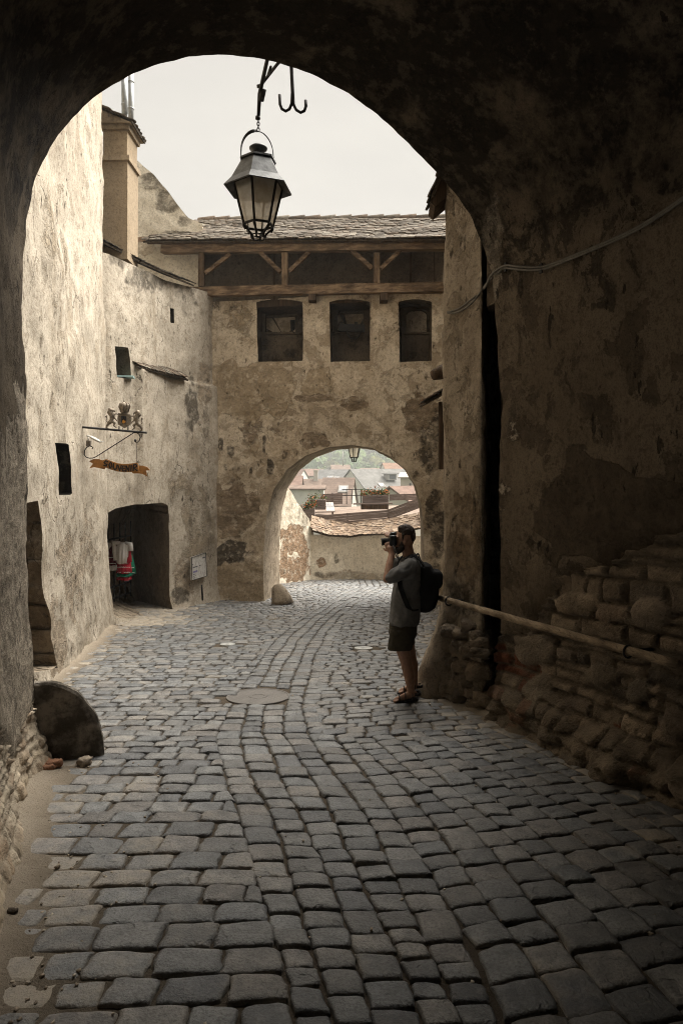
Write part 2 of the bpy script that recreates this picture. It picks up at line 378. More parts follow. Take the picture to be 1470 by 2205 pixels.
def guardmat():
    t = NT('dark_guard_stone'); n = t.noise(4, 8, .65); n2 = t.noise(40, 6, .7)
    c = t.mix(t.ramp(n, .42, .62), (.075, .065, .052), (.31, .275, .23)); c = t.mix(t.ramp(n2, .3, .5, .5, 0), c, (.02, .016, .012))
    t.bump(t.ma('ADD', n, t.ma('MULTIPLY', n2, .5)), .03, 1); return t.out(c, .95, .1)
M_GUARD = guardmat()
#MATS

def mask_of(verts, blobs, base=(0, 0, 0)):
    """stains, patches and painted shade: (channel, x, y, rx, ry, weight) in the photo's own pixels, on the wall they belong to"""
    V = np.array([tuple(v) for v in verts]); yy = np.maximum(V[:, 1], .25)
    px = 735+V[:, 0]/yy*F; py = HZ-(V[:, 2]-CZ)/yy*F
    m = np.zeros((len(V), 4)); m[:, 3] = 1; m[:, :3] = base
    WX = np.array([[fbm(v, 1.1, 3), fbm(Vector(v)+Vector((17, 3, 5)), 1.1, 3), fbm(v, 5., 3), fbm(Vector(v)+Vector((7, 13, 5)), 5., 3)] for v in verts]) if blobs else None
    px0, py0 = px, py
    for ch, x, y, rx, ry, w in blobs:
        px = px0+rx*(1.0*WX[:, 0]+.55*WX[:, 2]); py = py0+ry*(1.0*WX[:, 1]+.55*WX[:, 3])
        d = ((px-x)/rx)**2+((py-y)/ry)**2; v = w*np.clip(1.5-d, 0, 1)
        if w < 0: m[:, ch] += v
        else: m[:, ch] = np.maximum(m[:, ch], v)
    return m

def wall(name, plan, ztop, zbot, res, openings, disp, mat, parent, blobs=(), base=(0, 0, 0), side=1):
    """a displaced wall sheet along a plan polyline, its openings cut with reveals; side=1: faces the right of the walking direction"""
    P = [Vector((p[0], p[1], 0)) for p in plan]; cum = [0]
    for a, b in zip(P, P[1:]): cum.append(cum[-1]+(b-a).length)
    nu = max(2, int(cum[-1]/res)); us = [cum[-1]*i/nu for i in range(nu+1)]
    pos = [Vector((float(np.interp(u, cum, [p.x for p in P])), float(np.interp(u, cum, [p.y for p in P])), 0)) for u in us]
    nor = []
    for i in range(nu+1):
        k = max(1, int(.18/res)); t = (pos[min(i+k, nu)]-pos[max(i-k, 0)]).normalized(); nor.append(Vector((t.y, -t.x, 0))*side)
    zt = [ztop(u) if callable(ztop) else ztop for u in us]; nv = int((max(zt)-zbot)/res)
    V = [[Vector((pos[i].x, pos[i].y, zbot+(zt[i]-zbot)*j/nv)) for j in range(nv+1)] for i in range(nu+1)]
    gone = {}
    for k, op in enumerate(openings):
        xs = [p[0] for p in op['poly']]; ys = [p[1] for p in op['poly']]
        for i in range(nu):
            for j in range(nv):
                c = (V[i][j]+V[i+1][j+1])*.5; x, y = proj(c)
                if min(xs) <= x <= max(xs) and min(ys) <= y <= max(ys) and inpoly(x, y, op['poly']): gone[(i, j)] = k
    edges = []   # boundary edges with the opening they belong to
    for (i, j), k in gone.items():
        for (di, dj, a, b) in ((-1,0,(i,j),(i,j+1)), (1,0,(i+1,j+1),(i+1,j)), (0,-1,(i+1,j),(i,j)), (0,1,(i,j+1),(i+1,j+1))):
            q = (i+di, j+dj)
            if 0 <= q[0] < nu and 0 <= q[1] < nv and gone.get(q) != k: edges.append((a, b, k))
    snap = {}
    for a, b, k in edges:
        for v in (a, b): snap[v] = k
    for (i, j), k in snap.items():
        poly = openings[k]['poly']; v = V[i][j]; x, y = proj(v); best = None
        for q in range(len(poly)):
            ax, ay = poly[q]; bx, by = poly[(q+1) % len(poly)]; L2 = (bx-ax)**2+(by-ay)**2
            t = 0 if L2 == 0 else min(1, max(0, ((x-ax)*(bx-ax)+(y-ay)*(by-ay))/L2)); cx, cy = ax+t*(bx-ax), ay+t*(by-ay)
            d = (cx-x)**2+(cy-y)**2
            if best is None or d < best[0]: best = (d, cx, cy)
        r = Vector(((best[1]-735)/F, 1, (HZ-best[2])/F)); n = nor[i]; c = Vector((0, 0, CZ))
        q = c+r*(n.dot(v-c)/n.dot(r))
        if (q-v).length < res*2.5: V[i][j] = q
    verts = []; idx = {}
    for i in range(nu+1):
        for j in range(nv+1):
            p = V[i][j]; idx[(i, j)] = len(verts); verts.append(p+nor[i]*disp(p, us[i]))
    faces = []
    for i in range(nu):
        for j in range(nv):
            if (i, j) not in gone:
                f = (idx[(i, j)], idx[(i+1, j)], idx[(i+1, j+1)], idx[(i, j+1)]); faces.append(f if side > 0 else f[::-1])
    rev = {}
    for k, op in enumerate(openings):
        es = [(a, b) for a, b, kk in edges if kk == k]
        if not es: continue
        d = Vector(op['dir']).normalized(); n = max(2, int(op['depth']/.14)); vs = sorted({v for e in es for v in e})
        lay = {v: [idx[v]] for v in vs}
        nvt = [verts[idx[v]].copy() for v in vs]; nvi = {v: q for q, v in enumerate(vs)}
        RV = list(nvt); RF = []
        lay = {v: [q] for v, q in nvi.items()}
        for s in range(1, n+1):
            for v in vs:
                p = nvt[nvi[v]]+d*op['depth']*s/n
                if s < n: p += Vector((fbm(p, 2.5, 3), fbm(p+Vector((9, 0, 0)), 2.5, 3), fbm(p+Vector((0, 9, 0)), 2.5, 3)))*.07
                lay[v].append(len(RV)); RV.append(p)
        for a, b in es:
            for s in range(n): RF.append((lay[a][s], lay[b][s], lay[b][s+1], lay[a][s+1]))
        if op.get('cap', True):
            c = sum((RV[lay[v][-1]] for v in vs), Vector())/len(vs); ci = len(RV); RV.append(c)
            for a, b in es: RF.append((lay[a][-1], lay[b][-1], ci))
        rev[k] = (RV, RF)
    o = mesh_obj(name, verts, faces, mat, parent, True, {'mask': mask_of(verts, blobs, base)})
    for k, (RV, RF) in rev.items():
        op = openings[k]
        mesh_obj(op.get('name', 'recess'), RV, RF, op.get('mat', mat), parent, True, {'mask': mask_of(RV, op.get('blobs', ()), op.get('base', (0, 0, 0)))})
    return o

def rough(a=.035, b=.014, c=.006):
    def f(p, u): return a*fbm(p, .8, 2)*2+b*nz(p, 3.1)*1.4+c*nz(p, 9.)
    return f

def tile_sheet(A, B, C, D, w, exp, name, mat, parent, cols, th=.016, jit=1., slab=True, lift=.0):
    """plain flat clay tiles with rounded tails laid from the eave A-B up to the ridge D-C"""
    A, B, C, D = map(Vector, (A, B, C, D)); mb = MB(); tint = []
    rows = max(2, int(((D-A).length+(C-B).length)/2/exp))
    for r in range(rows):
        a = A.lerp(D, r/rows); b = B.lerp(C, r/rows); a2 = A.lerp(D, (r+1)/rows); e = (b-a); n = max(1, int(e.length/w)); e.normalize()
        u = ((a2-a)+(B.lerp(C, (r+1)/rows)-b)).normalized(); N = e.cross(u).normalized()
        if N.z < 0: N = -N
        for k in range(-1, n+1):
            s = (k+.5*(r % 2)+.5)*w+random.uniform(-.012, .012)*jit
            if s < -w*.2 or s > (b-a).length+w*.2: continue
            sag = .025*mn.noise(Vector((s*.8, r*.2, a.x)))*jit
            o = a+e*s+N*(.012+sag+random.uniform(0, .012)*jit)+u*random.uniform(-.014, .014)*jit
            tw = random.uniform(-.06, .06)*jit; ee = (e*math.cos(tw)+u*math.sin(tw)); uu = (u*math.cos(tw)-e*math.sin(tw))+N*(-.055+random.uniform(-.015, .015)*jit)
            hw = w*.485; L = exp*2.1
            prof = [(-hw, .035), (-hw*.6, .006), (0, -.008), (hw*.6, .006), (hw, .035), (hw, L), (-hw, L)]
            top = [o+ee*x+uu*y+N*(th+.004*math.cos(x/hw*1.5)) for x, y in prof]; bot = [p-N*th for p in top]
            mb.add(top+bot, [(0, 1, 2, 3, 4, 5, 6), (13, 12, 11, 10, 9, 8, 7)]+[(i, i+7, (i+1) % 7+7, (i+1) % 7) for i in range(7)])
            c = random.choice(cols); v = random.uniform(.75, 1.2); tint += [(c[0]*v, c[1]*v, c[2]*v, 1)]*14
    if slab:
        N = (B-A).cross(D-A).normalized()
        if N.z < 0: N = -N
        mb.prism([A-N*.006+(D-A)*.01, B-N*.006+(C-B)*.01, C-N*.006, D-N*.006], -N*.035); tint += [(.06, .045, .03, 1)]*8
    return mb.build(name, mat, parent, False, None, {'tint': tint})
OLDT = [(.145, .122, .096), (.115, .096, .075), (.18, .158, .128), (.085, .068, .052), (.13, .098, .072)]
REDT = [(.33, .165, .10), (.28, .15, .095), (.36, .21, .14), (.25, .17, .12), (.36, .25, .18)]

# ================================================================== GATE TOWER (the vaulted passage we stand in)
L0 = Vector((-2.3, 5.16, 0)); LT = Vector((.954, .301, 0))
ARCH = [(97,1720),(88,1640),(76,1500),(62,1300),(57,1100),(52,900),(46,700),(43,560),(49,490),(65,420),(90,350),(125,290),(170,240),(220,203),(280,165),(340,140),(400,125),(460,118),(520,122),(580,132),(640,148),(700,172),(760,205),(820,248),(870,295),(920,348),(960,392),(1000,440),(1030,500),(1050,570),(1063,650),(1069,750),(1073,900),(1076,1100),(1077,1350),(1080,1560),(1083,1680)]
def on_end(px, py):
    a = (px-735)/F; s = (L0.y*a-L0.x)/(LT.x-LT.y*a); Y = L0.y+LT.y*s
    return s, CZ+(HZ-py)/F*Y
prof = [on_end(*p) for p in ARCH]
def resample(P, step, it):
    c = [0]
    for a, b in zip(P, P[1:]): c.append(c[-1]+math.dist(a, b))
    n = int(c[-1]/step); q = [(float(np.interp(c[-1]*i/n, c, [p[0] for p in P])), float(np.interp(c[-1]*i/n, c, [p[1] for p in P]))) for i in range(n+1)]
    for _ in range(it): q = [q[0]]+[((q[i-1][0]+2*q[i][0]+q[i+1][0])/4, (q[i-1][1]+2*q[i][1]+q[i+1][1])/4) for i in range(1, n)]+[q[-1]]
    return q
prof = resample(prof, .06, 14); NP = len(prof)
SLEN = [0]
while SLEN[-1] < 11.5: SLEN.append(SLEN[-1]+min(.3, .055+.012*len(SLEN)*.6))
def sweep(s, z, d):
    w = min(1, max(0, s/4.0)); k = .308*(1-w)+.404*w
    b = L0+LT*s
    return Vector((b.x+k*d, b.y-d, z+K*d))
RIGHT_TOP = [(1040,1330),(1075,1365),(1130,1350),(1200,1245),(1290,1205),(1360,1180),(1470,1140),(1800,1040),(9000,900)]
def exposed_right(p):
    x, y = proj(p)
    return p.x > 0 and x > 1040 and y > interp(RIGHT_TOP, x)+28*nz(p, 4)
LEFT_TOP = [(-900,1300),(-100,1540),(0,1570),(38,1650),(60,1560),(92,1470)]
def exposed_left(p):
    x, y = proj(p)
    return p.x < 0 and x < 95 and y > interp(LEFT_TOP, x)+30*nz(p, 5)
gate = thing('gate_tower', 'dark vaulted gate passage of sooty plaster over rubble that frames the street', 'gate tower', (-.4, 5.7, -.45))
vs = []; fs = []
for i, d in enumerate(SLEN):
    for s, z in prof: vs.append(sweep(s, z, d))
out = []
for i in range(len(SLEN)):
    for j in range(NP):
        q = vs[i*NP+j]; t = vs[i*NP+min(j+1, NP-1)]-vs[i*NP+max(j-1, 0)]
        l = vs[min(i+1, len(SLEN)-1)*NP+j]-vs[max(i-1, 0)*NP+j]
        n = t.cross(l).normalized()
        if n.dot(Vector((q.x-.2-.35*SLEN[i], 0, q.z-1.2))) < 0: n = -n
        w = .05*fbm(q, .7, 3)*1.6+.018*nz(q, 2.7)+.012*nz(q, 7.)+.006*nz(q, 15.)
        if exposed_right(q): w += .055
        elif q.y > .3 and exposed_left(q): w += .05
        zz = q.z+K*q.y
        if zz < .55: w -= .10*(1-zz/.55)**1.5*(1+.8*nz(q, 2.3))     # the foot of the wall spreads
        out.append(q+n*w)
for i in range(len(SLEN)-1):
    for j in range(NP-1): fs.append((i*NP+j, i*NP+j+1, (i+1)*NP+j+1, (i+1)*NP+j))
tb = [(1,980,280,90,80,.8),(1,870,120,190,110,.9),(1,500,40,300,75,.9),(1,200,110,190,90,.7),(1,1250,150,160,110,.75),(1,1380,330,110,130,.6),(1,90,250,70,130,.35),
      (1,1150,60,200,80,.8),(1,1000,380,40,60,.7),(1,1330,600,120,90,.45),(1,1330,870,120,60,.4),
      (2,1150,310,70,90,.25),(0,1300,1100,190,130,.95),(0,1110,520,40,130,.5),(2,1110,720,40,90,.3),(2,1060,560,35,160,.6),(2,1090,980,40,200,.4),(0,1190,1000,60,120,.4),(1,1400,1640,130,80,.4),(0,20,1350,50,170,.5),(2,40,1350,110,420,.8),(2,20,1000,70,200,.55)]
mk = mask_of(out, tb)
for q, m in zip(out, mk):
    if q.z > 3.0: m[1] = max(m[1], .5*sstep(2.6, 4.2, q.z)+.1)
    if q.y > .3 and exposed_right(q): m[2] = 0; m[0] = .2; m[1] = max(m[1], .3)
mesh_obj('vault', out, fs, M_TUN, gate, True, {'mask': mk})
# masonry mass behind the inner face: outer skin, end face to the courtyard, plus an unseen end wall added to keep light out from behind the camera
mb = MB()
def outw(j):
    a = prof[max(0, j-1)]; b = prof[min(NP-1, j+1)]; t = Vector((b[0]-a[0], b[1]-a[1])).normalized(); return Vector((-t.y, t.x))
oi = list(range(0, NP, 6))+[NP-1]
ring0 = [L0+LT*prof[j][0]+Vector((0, 0, prof[j][1])) for j in oi]
def ring(off, d): return [sweep(prof[j][0]+outw(j).x*off, prof[j][1]+outw(j).y*off, d) for j in oi]
R1, R2 = ring(1.3, 0), ring(1.3, 11.5); R0b = ring(-.02, 11.4)
n = len(oi); mb.v = [q for R in (ring(.03, 0), R1, R2, R0b) for q in R]
for a in range(3):
    for k in range(n-1): mb.f.append((a*n+k, a*n+k+1, (a+1)*n+k+1, (a+1)*n+k))
mb.f.append(tuple(3*n+k for k in range(n)))
mb.build('masonry', M_TUN, gate, False, None, {'mask': [(0, 0, 0, 1)]*len(mb.v)})
# rubble at the foot of the right wall
RT = Vector((-.404, 1, 0)).normalized(); RN = Vector((-1, -.404, 0)).normalized()
WM = Matrix((RT, RN, Vector((0, 0, 1)))).transposed()
from mathutils.bvhtree import BVHTree
BV_V = BVHTree.FromPolygons(out, fs)
def snapto(c, n, dep):
    h = BV_V.ray_cast(c+n*.9, -n)
    return (h[0] if h[0] is not None else c)-n*dep
SC_ = [(.23,.182,.13),(.18,.145,.105),(.27,.215,.155),(.14,.115,.088),(.31,.25,.18),(.205,.165,.125)]
seed = 0
def add_stone(mb, tint, c, size, M, col, rnd=.45, rough_=.12, n=4):
    global seed
    seed += 1; k = len(mb.v); mb.stone(c, size, M, seed*.137, rnd, n, rough_); v = random.uniform(.75, 1.2)
    tint += [(col[0]*v, col[1]*v, col[2]*v, 1)]*(len(mb.v)-k)
def masonry(name, mat, base, nrm, Y0, Y1, ztop, expo, cols, hs_, ls, mortar, res, rounds=(), bulge=None, redf=None, sk=.0, flat=1.):
    """stones bedded flush in a wall: a fine sheet laid on the real wall surface, raised where stones sit and sunk where the plaster covers it"""
    rnd = random.Random(11); courses_ = []; z = -.25
    while z < ztop+.3:
        h = rnd.choice(hs_); Y = Y0-rnd.random()*.4; row = []
        while Y < Y1+.4:
            l = rnd.uniform(*ls)*(1.25 if h < .1 else .8); c = rnd.choice(cols); v = rnd.uniform(.7, 1.2)
            row.append((Y, Y+l, rnd.uniform(.014, .062)*flat, [k*v for k in c], rnd.uniform(-.25, .25), rnd.uniform(.0, .012))); Y += l
        courses_.append((z, z+h, row)); z += h
    ny = int((Y1-Y0)/res); nzv = int((ztop+.15)/res); V = []; T = []; Ex = []
    for a in range(ny+1):
        Y = Y0+(Y1-Y0)*a/ny; b0 = base(Y)
        for b in range(nzv+1):
            zl = -.12+(ztop+.12)*b/nzv; p = Vector((b0.x, b0.y, -K*Y+zl)); h0 = BV_V.ray_cast(p+nrm*.9, -nrm)[0]
            if h0 is None: h0 = p
            e = expo(p); q = Vector((Y*1.0, zl, 3.3))
            wy = Y+.035*mn.noise(q*3.2)+.012*mn.noise(q*9); wz = zl+sk*Y+.030*mn.noise(q*3.+Vector((9, 1, 0)))+.010*mn.noise(q*10)
            g = .006+.010*mn.noise(q*14); col = mortar
            for z0, z1, row in courses_:
                if z0 <= wz < z1:
                    for s0, s1, hh, c, tl, gp_ in row:
                        if s0 <= wy < s1:
                            u = (wy-s0)/(s1-s0); w = (wz-z0)/(z1-z0); d = min(min(u, 1-u)*(s1-s0), min(w, 1-w)*(z1-z0))-.004-gp_
                            if d > 0:
                                k = min(1, d/.011)**.7; g = max(g, .006+k*(hh+tl*.05*(u-.5))+.008*mn.noise(q*11+Vector((s0*7, 0, z0*9)))+.004*mn.noise(q*30)); col = c
                                if redf and redf(p, s0, z0): col = (.17, .07, .04)
                            break
                    break
            x, y = proj(p)
            for (rx_, ry_, ra, rb, hh, c) in rounds:
                d = ((x-rx_)/ra)**2+((y-ry_)/rb)**2+.35*mn.noise(q*6)
                if d < 1: k = hh*.62*(1-d)**.28+.02; g = max(g, k+.008*mn.noise(q*9)) if k > .03 else g; col = c if k > .03 else col
            if bulge: 
                bb = bulge(p, x, y)
                if bb > 0: g += bb; col = tuple(np.array(col)*.5+np.array((.20, .165, .12))*.5) if bb > .03 else col
            if not e: g = -.07
            V.append(h0+nrm*g); T.append((*col, 1)); Ex.append(e)
    Fq = []
    for a in range(ny):
        for b in range(nzv):
            q4 = [a*(nzv+1)+b, (a+1)*(nzv+1)+b, (a+1)*(nzv+1)+b+1, a*(nzv+1)+b+1]
            if any(Ex[k] for k in q4): Fq.append(tuple(q4))
    used = sorted({k for f in Fq for k in f}); ix = {k: n_ for n_, k in enumerate(used)}
    return mesh_obj(name, [V[k] for k in used], [tuple(ix[k] for k in f) for f in Fq], mat, gate, True, {'tint': [T[k] for k in used]})
def redr(p, s0, z0):
    x, y = proj(p); r = mn.noise(Vector((s0*31, z0*17, 2)))
    return (1055 < x < 1155 and 1385 < y < 1560 and r > -.12) or (1280 < x < 1460 and 1560 < y < 1660 and r > .22) or r > .52
def bulr(p, x, y):
    zz = p.z+K*p.y; top = .34+.16*nz(p, 2.2)
    return max(0, .13*sstep(top, top*.45, zz)*(1+1.1*nz(p, 3.4)+.5*nz(p, 8))) if 2.5 < p.y < 6.9 else 0
masonry('rubble_masonry', M_RUBBLE, lambda Y: Vector((4.03-.404*Y, Y, 0)), RN, 2.4, 6.36, 2.3, exposed_right, SC_, [.06,.07,.09,.11,.14,.18], (.15,.42), (.17,.138,.10), .019,
    [(1235,1300,48,24,.10,(.30,.24,.17)),(1395,1325,44,36,.12,(.27,.22,.165)),(1145,1400,45,34,.09,(.28,.23,.17)),(1310,1322,36,22,.08,(.26,.2,.145)),(1370,1490,26,28,.10,(.22,.185,.14)),(1160,1480,30,28,.08,(.24,.2,.15)),(1290,1455,40,26,.07,(.2,.165,.12)),(1450,1560,30,40,.07,(.2,.16,.12))], bulr, redr, -.01)
LTn = Vector((.308, -1, 0)).normalized(); LN = Vector((1, .308, 0)).normalized()
masonry('pale_rubble', M_PALESTONE, lambda Y: Vector((-2.3+.308*(5.16-Y), Y, 0)), LN, 1.8, 5.17, 1.5, exposed_left, [(.50,.42,.31),(.42,.34,.25),(.56,.48,.37),(.36,.28,.2)], [.05,.06,.08,.10], (.08,.24), (.46,.39,.30), .017, (), None, None, .06, .45)
mb = MB().prism([(1.50, 6.35, 3.36), (1.41, 6.63, 3.36), (1.9, 8.3, 3.36), (2.9, 8.0, 3.36), (2.7, 6.75, 3.36)], (0, 0, 5.5))
mb.build('slot_lintel', M_TUN, gate, False, None, {'mask': [(0, 0, 0, 1)]*10})

# ================================================================== LEFT: TALL PLASTERED HOUSE
TA, TB_ = (-2.95, 5.0), (-4.2, 12.34)
house = thing('tall_house', 'tallest pale plaster house with a slit window and the souvenir sign bracket', 'house', (-4.2, 9, -.75))
rg = rough(.05, .016, .007)
def disp_tall(p, u):
    v = rg(p, u)-.0165*max(0, p.z)
    g = p.z+K*p.y
    if g < 1.5: v += .10*(1-g/1.5)**2+.03*nz(p, 5.)*(1-g/1.5)
    return v
wall('wall', [TA, TB_], 11.5, -1.5, .06, [
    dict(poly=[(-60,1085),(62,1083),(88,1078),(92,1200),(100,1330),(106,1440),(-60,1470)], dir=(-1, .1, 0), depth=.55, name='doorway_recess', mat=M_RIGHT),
    dict(poly=[(127,953),(154,955),(156,1066),(131,1066)], dir=(-1, .12, 0), depth=.6, name='slit_window', mat=M_REVEAL_SHADE, base=(0, .8, 0))],
    disp_tall, M_LEFT, house, [(0,120,520,45,170,.45),(0,75,560,26,190,.4),(0,110,780,60,130,.42),(0,70,860,30,110,.4),(1,190,400,7,90,.35),(1,213,300,6,70,.35),(2,150,1260,40,110,.5),(2,190,1180,26,90,.5),(2,120,1390,25,70,.75),(0,200,700,18,200,.3),(1,145,1390,12,40,.45)])
MB().prism([(-5.0,12.25,-2),(-9,13.2,-2),(-8.5,4.6,-2),(-3.9,4.9,-2)], (0, 0, 13.4)).build('body', M_LEFT, house, False, None, {'mask': [(0,0,0,1)]*8})
MB().prism([(-3.6,4.8,11.45),(-4.05,12.6,11.45),(-9.4,13.6,11.45),(-9,4.4,11.45)], (0, 0, .25)).build('roof', M_TILE, house, False, None, {'tint': [(.2,.16,.12,1)]*8})

# ================================================================== LEFT: LOWER HOUSE with coping, chimney, door niche
PB, PC, PD = Vector((-4.2, 12.34, 0)), Vector((-3.8, 14.8, 0)), Vector((-3.1, 16.45, 0))
low = thing('lower_house', 'lower plaster house wall with arched shop doorway, small windows and tiled coping', 'house', (-3.9, 14.5, -1.2))
def disp_low(p, u):
    v = rg(p, u)*.8
    v += .13*(1-sstep(3.76, 3.82, p.z))*sstep(1.69, 1.77, u)
    g = p.z+K*p.y
    if g < .6: v += .08*(1-g/.6)**2
    return v
lc = [(-4.55, 11.75), (-4.2, 12.34), (-3.8, 14.8), (-3.1, 16.45)]
wall('wall', lc, lambda u: 5.62+.08*u, -1.9, .045, [
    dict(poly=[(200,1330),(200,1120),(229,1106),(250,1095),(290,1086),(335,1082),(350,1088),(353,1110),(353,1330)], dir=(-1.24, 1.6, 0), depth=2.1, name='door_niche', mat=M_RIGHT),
    dict(poly=[(247,745),(278,748),(283,816),(252,812)], dir=(-1, .25, 0), depth=.45, name='small_window', mat=M_REVEAL_SHADE),
    dict(poly=[(366,663),(375,664),(375,696),(366,695)], dir=(-1, .3, 0), depth=.3, name='vent_slot', mat=M_REVEAL_SHADE, base=(0, .9, 0))],
    disp_low, M_LEFT, low, [(1,412,880,14,65,.8),(1,404,915,9,50,.5),(1,330,600,60,32,.62),(1,395,640,30,50,.5),(1,262,560,30,20,.55),(1,272,840,22,40,.5),(0,420,1120,40,130,.5),(0,390,1060,30,60,.5),(1,410,1140,7,30,.5),(1,432,1110,10,16,.45),(2,395,1250,22,50,.75),(1,388,1285,22,22,.7),(0,430,700,30,70,.4),(2,440,830,18,60,.55),(1,445,1000,12,200,.45),(0,340,1000,60,50,.25)])
MB().box((-4.12, 13.05, at(0, 814, 13.05).z+.02), (.3, .3, .03), Matrix.Rotation(.2, 3, 'Z')).build('window_sill', simple('pale_blue_sill', (.35, .52, .52), .5), low, False)
ch = MB(); cz = lambda y: at(0, y, 13.1).z
ch.box((-4.315, 13.33, (cz(560)+cz(350))/2), (.49, .66, cz(350)-cz(560)), None, .006)
chm = ch.build('chimney', M_CHIM, low, False, None, {'mask': [(0,0,0,1)]*len(ch.v)})
c2 = MB(); c2.box((-4.31, 13.32, cz(347)+.015), (.56, .74, .1), None, .008); c2.build('chimney_band', M_CHIM, chm, False, None, {'mask': [(.2,0,0,1)]*8})
c3 = MB(); c3.box((-4.315, 13.33, (cz(340)+cz(285))/2), (.46, .62, cz(285)-cz(340)), None, .006); c3.build('chimney_neck', M_CHIM, chm, False, None, {'mask': [(.1,.1,0,1)]*8})
c4 = MB(); c4.box((-4.3, 13.32, cz(280)), (.54, .72, .09), None, .008)
c4.prism([(-4.6, 12.9, cz(280)+.05), (-3.98, 12.9, cz(280)+.05), (-3.98, 12.9, cz(280)+.09), (-4.6, 12.9, cz(248)+.05)], (0, .85, 0)); c4.build('chimney_cap', M_CHIM, chm, False, None, {'mask': [(.2,.45,0,1)]*len(c4.v)})
tile_sheet((-3.93, 12.9, cz(283)+.11), (-3.93, 13.75, cz(283)+.11), (-4.62, 13.75, cz(250)+.1), (-4.62, 12.9, cz(250)+.1), .15, .14, 'cap_tiles', M_TILE, chm, OLDT)
for (px, y0, y1, r, Y) in ((282, 278, 150, .052, 13.6), (268, 262, 150, .055, 13.9)):
    a, b = at(px, y0, Y), at(px, y1, Y); p = MB()
    if px == 268: a = at(268, 264, Y); p.tube([a, at(269, 244, Y), at(269, 243, Y), b], [.045, .045, .066, .066], 14)
    else: p.tube([a, b], r, 14)
    for t in (.35, .8): q = a.lerp(b, t); p.tube([q-Vector((0, 0, .012)), q+Vector((0, 0, .012))], r+.012, 14)
    p.build('flue_pipe', M_ZINC, low)
# gable wall of the building behind
gb = [(296,560),(296,347),(330,374),(366,418),(404,468),(432,480),(432,560)]
gbw = thing('gable_wall', 'sloping pale gable wall rising between chimney and tiled gallery roof', 'wall', at(360, 540, 16.9))
xa, xb = at(286, 0, 16.9).x, at(436, 0, 16.9).x
gtop = [(at(x, y, 16.9).x-xa, at(x, y, 16.9).z) for x, y in [(286,336)]+gb[1:6]]
wall('wall', [(xa, 16.9), (xb, 16.9)], lambda u: interp(gtop, u)+.04*nz(Vector((u, 0, 0)), 4), 5.4, .05, [], rough(.03, .02, .01), M_GARDEN, gbw,
    [(1,325,385,34,22,.6),(1,360,425,26,26,.65),(1,395,470,22,18,.6),(1,345,400,14,50,.5),(2,330,515,40,8,.7),(1,372,500,40,5,.6),(0,310,530,30,20,.6)])
MB().prism([at(x, y, 17.15) for x, y in gb], (0, 1.6, 0)).build('mass', M_GARDEN, gbw, False, None, {'mask': [(0,0,0,1)]*14})

# ================================================================== FAR GATEHOUSE with timber gallery
fgate = thing('gatehouse', 'peeling tan gatehouse with round arch, three deep windows and timber gallery under tiled roof', 'gatehouse', (0, 16, -1.35))
FP, FQ = (-3.25, 16.55), (2.7, 15.32)
def fy(px, off=0): a = (px-735)/F; return (16.55-.2067*3.25+off)/(1+.2067*a)
def fw(px, py, off=0): return at(px, py, fy(px, off))
FARCH = [(571,1420),(570,1300),(567,1190),(574,1110),(588,1056),(617,1012),(656,982),(706,963),(757,958),(800,964),(840,983),(874,1012),(895,1048),(907,1090),(912,1140),(913,1220),(914,1420)]
rf = rough(.04, .02, .012)
def disp_far(p, u):
    v = rf(p, u)*.9+.010*nz(p, 15)
    x, y = proj(p)
    if 455 < x < 575 and y > 1196+8*nz(p, 3): v += .05
    if x < 645 and 782 < y < 890 and x > 420: v += .012
    return v
wins = []
for x0, x1, x0b, x1b in ((552, 652, 556, 652), (709, 797, 712, 796), (858, 930, 860, 929)):
    wins.append(dict(poly=[(x0,650)]+[(x0+(x1-x0)*k/8, 650-6*math.sin(math.pi*k/8)**.8) for k in range(1, 8)]+[(x1,650),(x1b,777),(x0b,779)], dir=(0.05, 1, 0), depth=1.0, name='window_recess', mat=M_REVEAL_SHADE, base=(0, .5, 0)))  # mask base darkens the recess further, painted shade
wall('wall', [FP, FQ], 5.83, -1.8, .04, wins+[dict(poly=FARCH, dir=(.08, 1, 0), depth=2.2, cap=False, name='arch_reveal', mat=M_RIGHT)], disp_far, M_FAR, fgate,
    [(0,535,835,120,60,1.0),(0,690,820,34,28,.9),(1,507,1187,42,24,1.1),(1,470,1200,22,20,.9),(0,515,1245,60,52,1.2),(0,480,1130,45,28,.8),(1,475,960,8,18,.75),(1,497,975,12,16,.6),(1,570,955,5,26,.7),(1,580,1010,9,22,.85),(1,505,1010,18,14,.5),(1,540,1015,4,8,.8),(1,486,1008,10,10,.6),
     (2,670,950,40,22,.8),(2,900,880,45,50,.6),(2,680,855,40,10,.7),(2,500,1100,60,60,.7),(1,930,950,28,90,.62),(1,938,1130,22,160,.62),(1,890,1000,14,30,.5),(2,760,870,40,20,.6),(2,860,680,14,50,.5),(0,770,900,80,30,.4),(1,640,960,30,14,.35),(2,540,930,50,40,.45),(2,790,640,20,70,.5),(1,470,660,60,14,.5),(0,515,690,40,40,.5),(1,590,600,14,30,.4),(0,550,955,10,30,.9),(0,530,1085,14,16,.9),(1,530,1085,10,12,.45)])  # two tall dark blobs at the right end paint the shade there
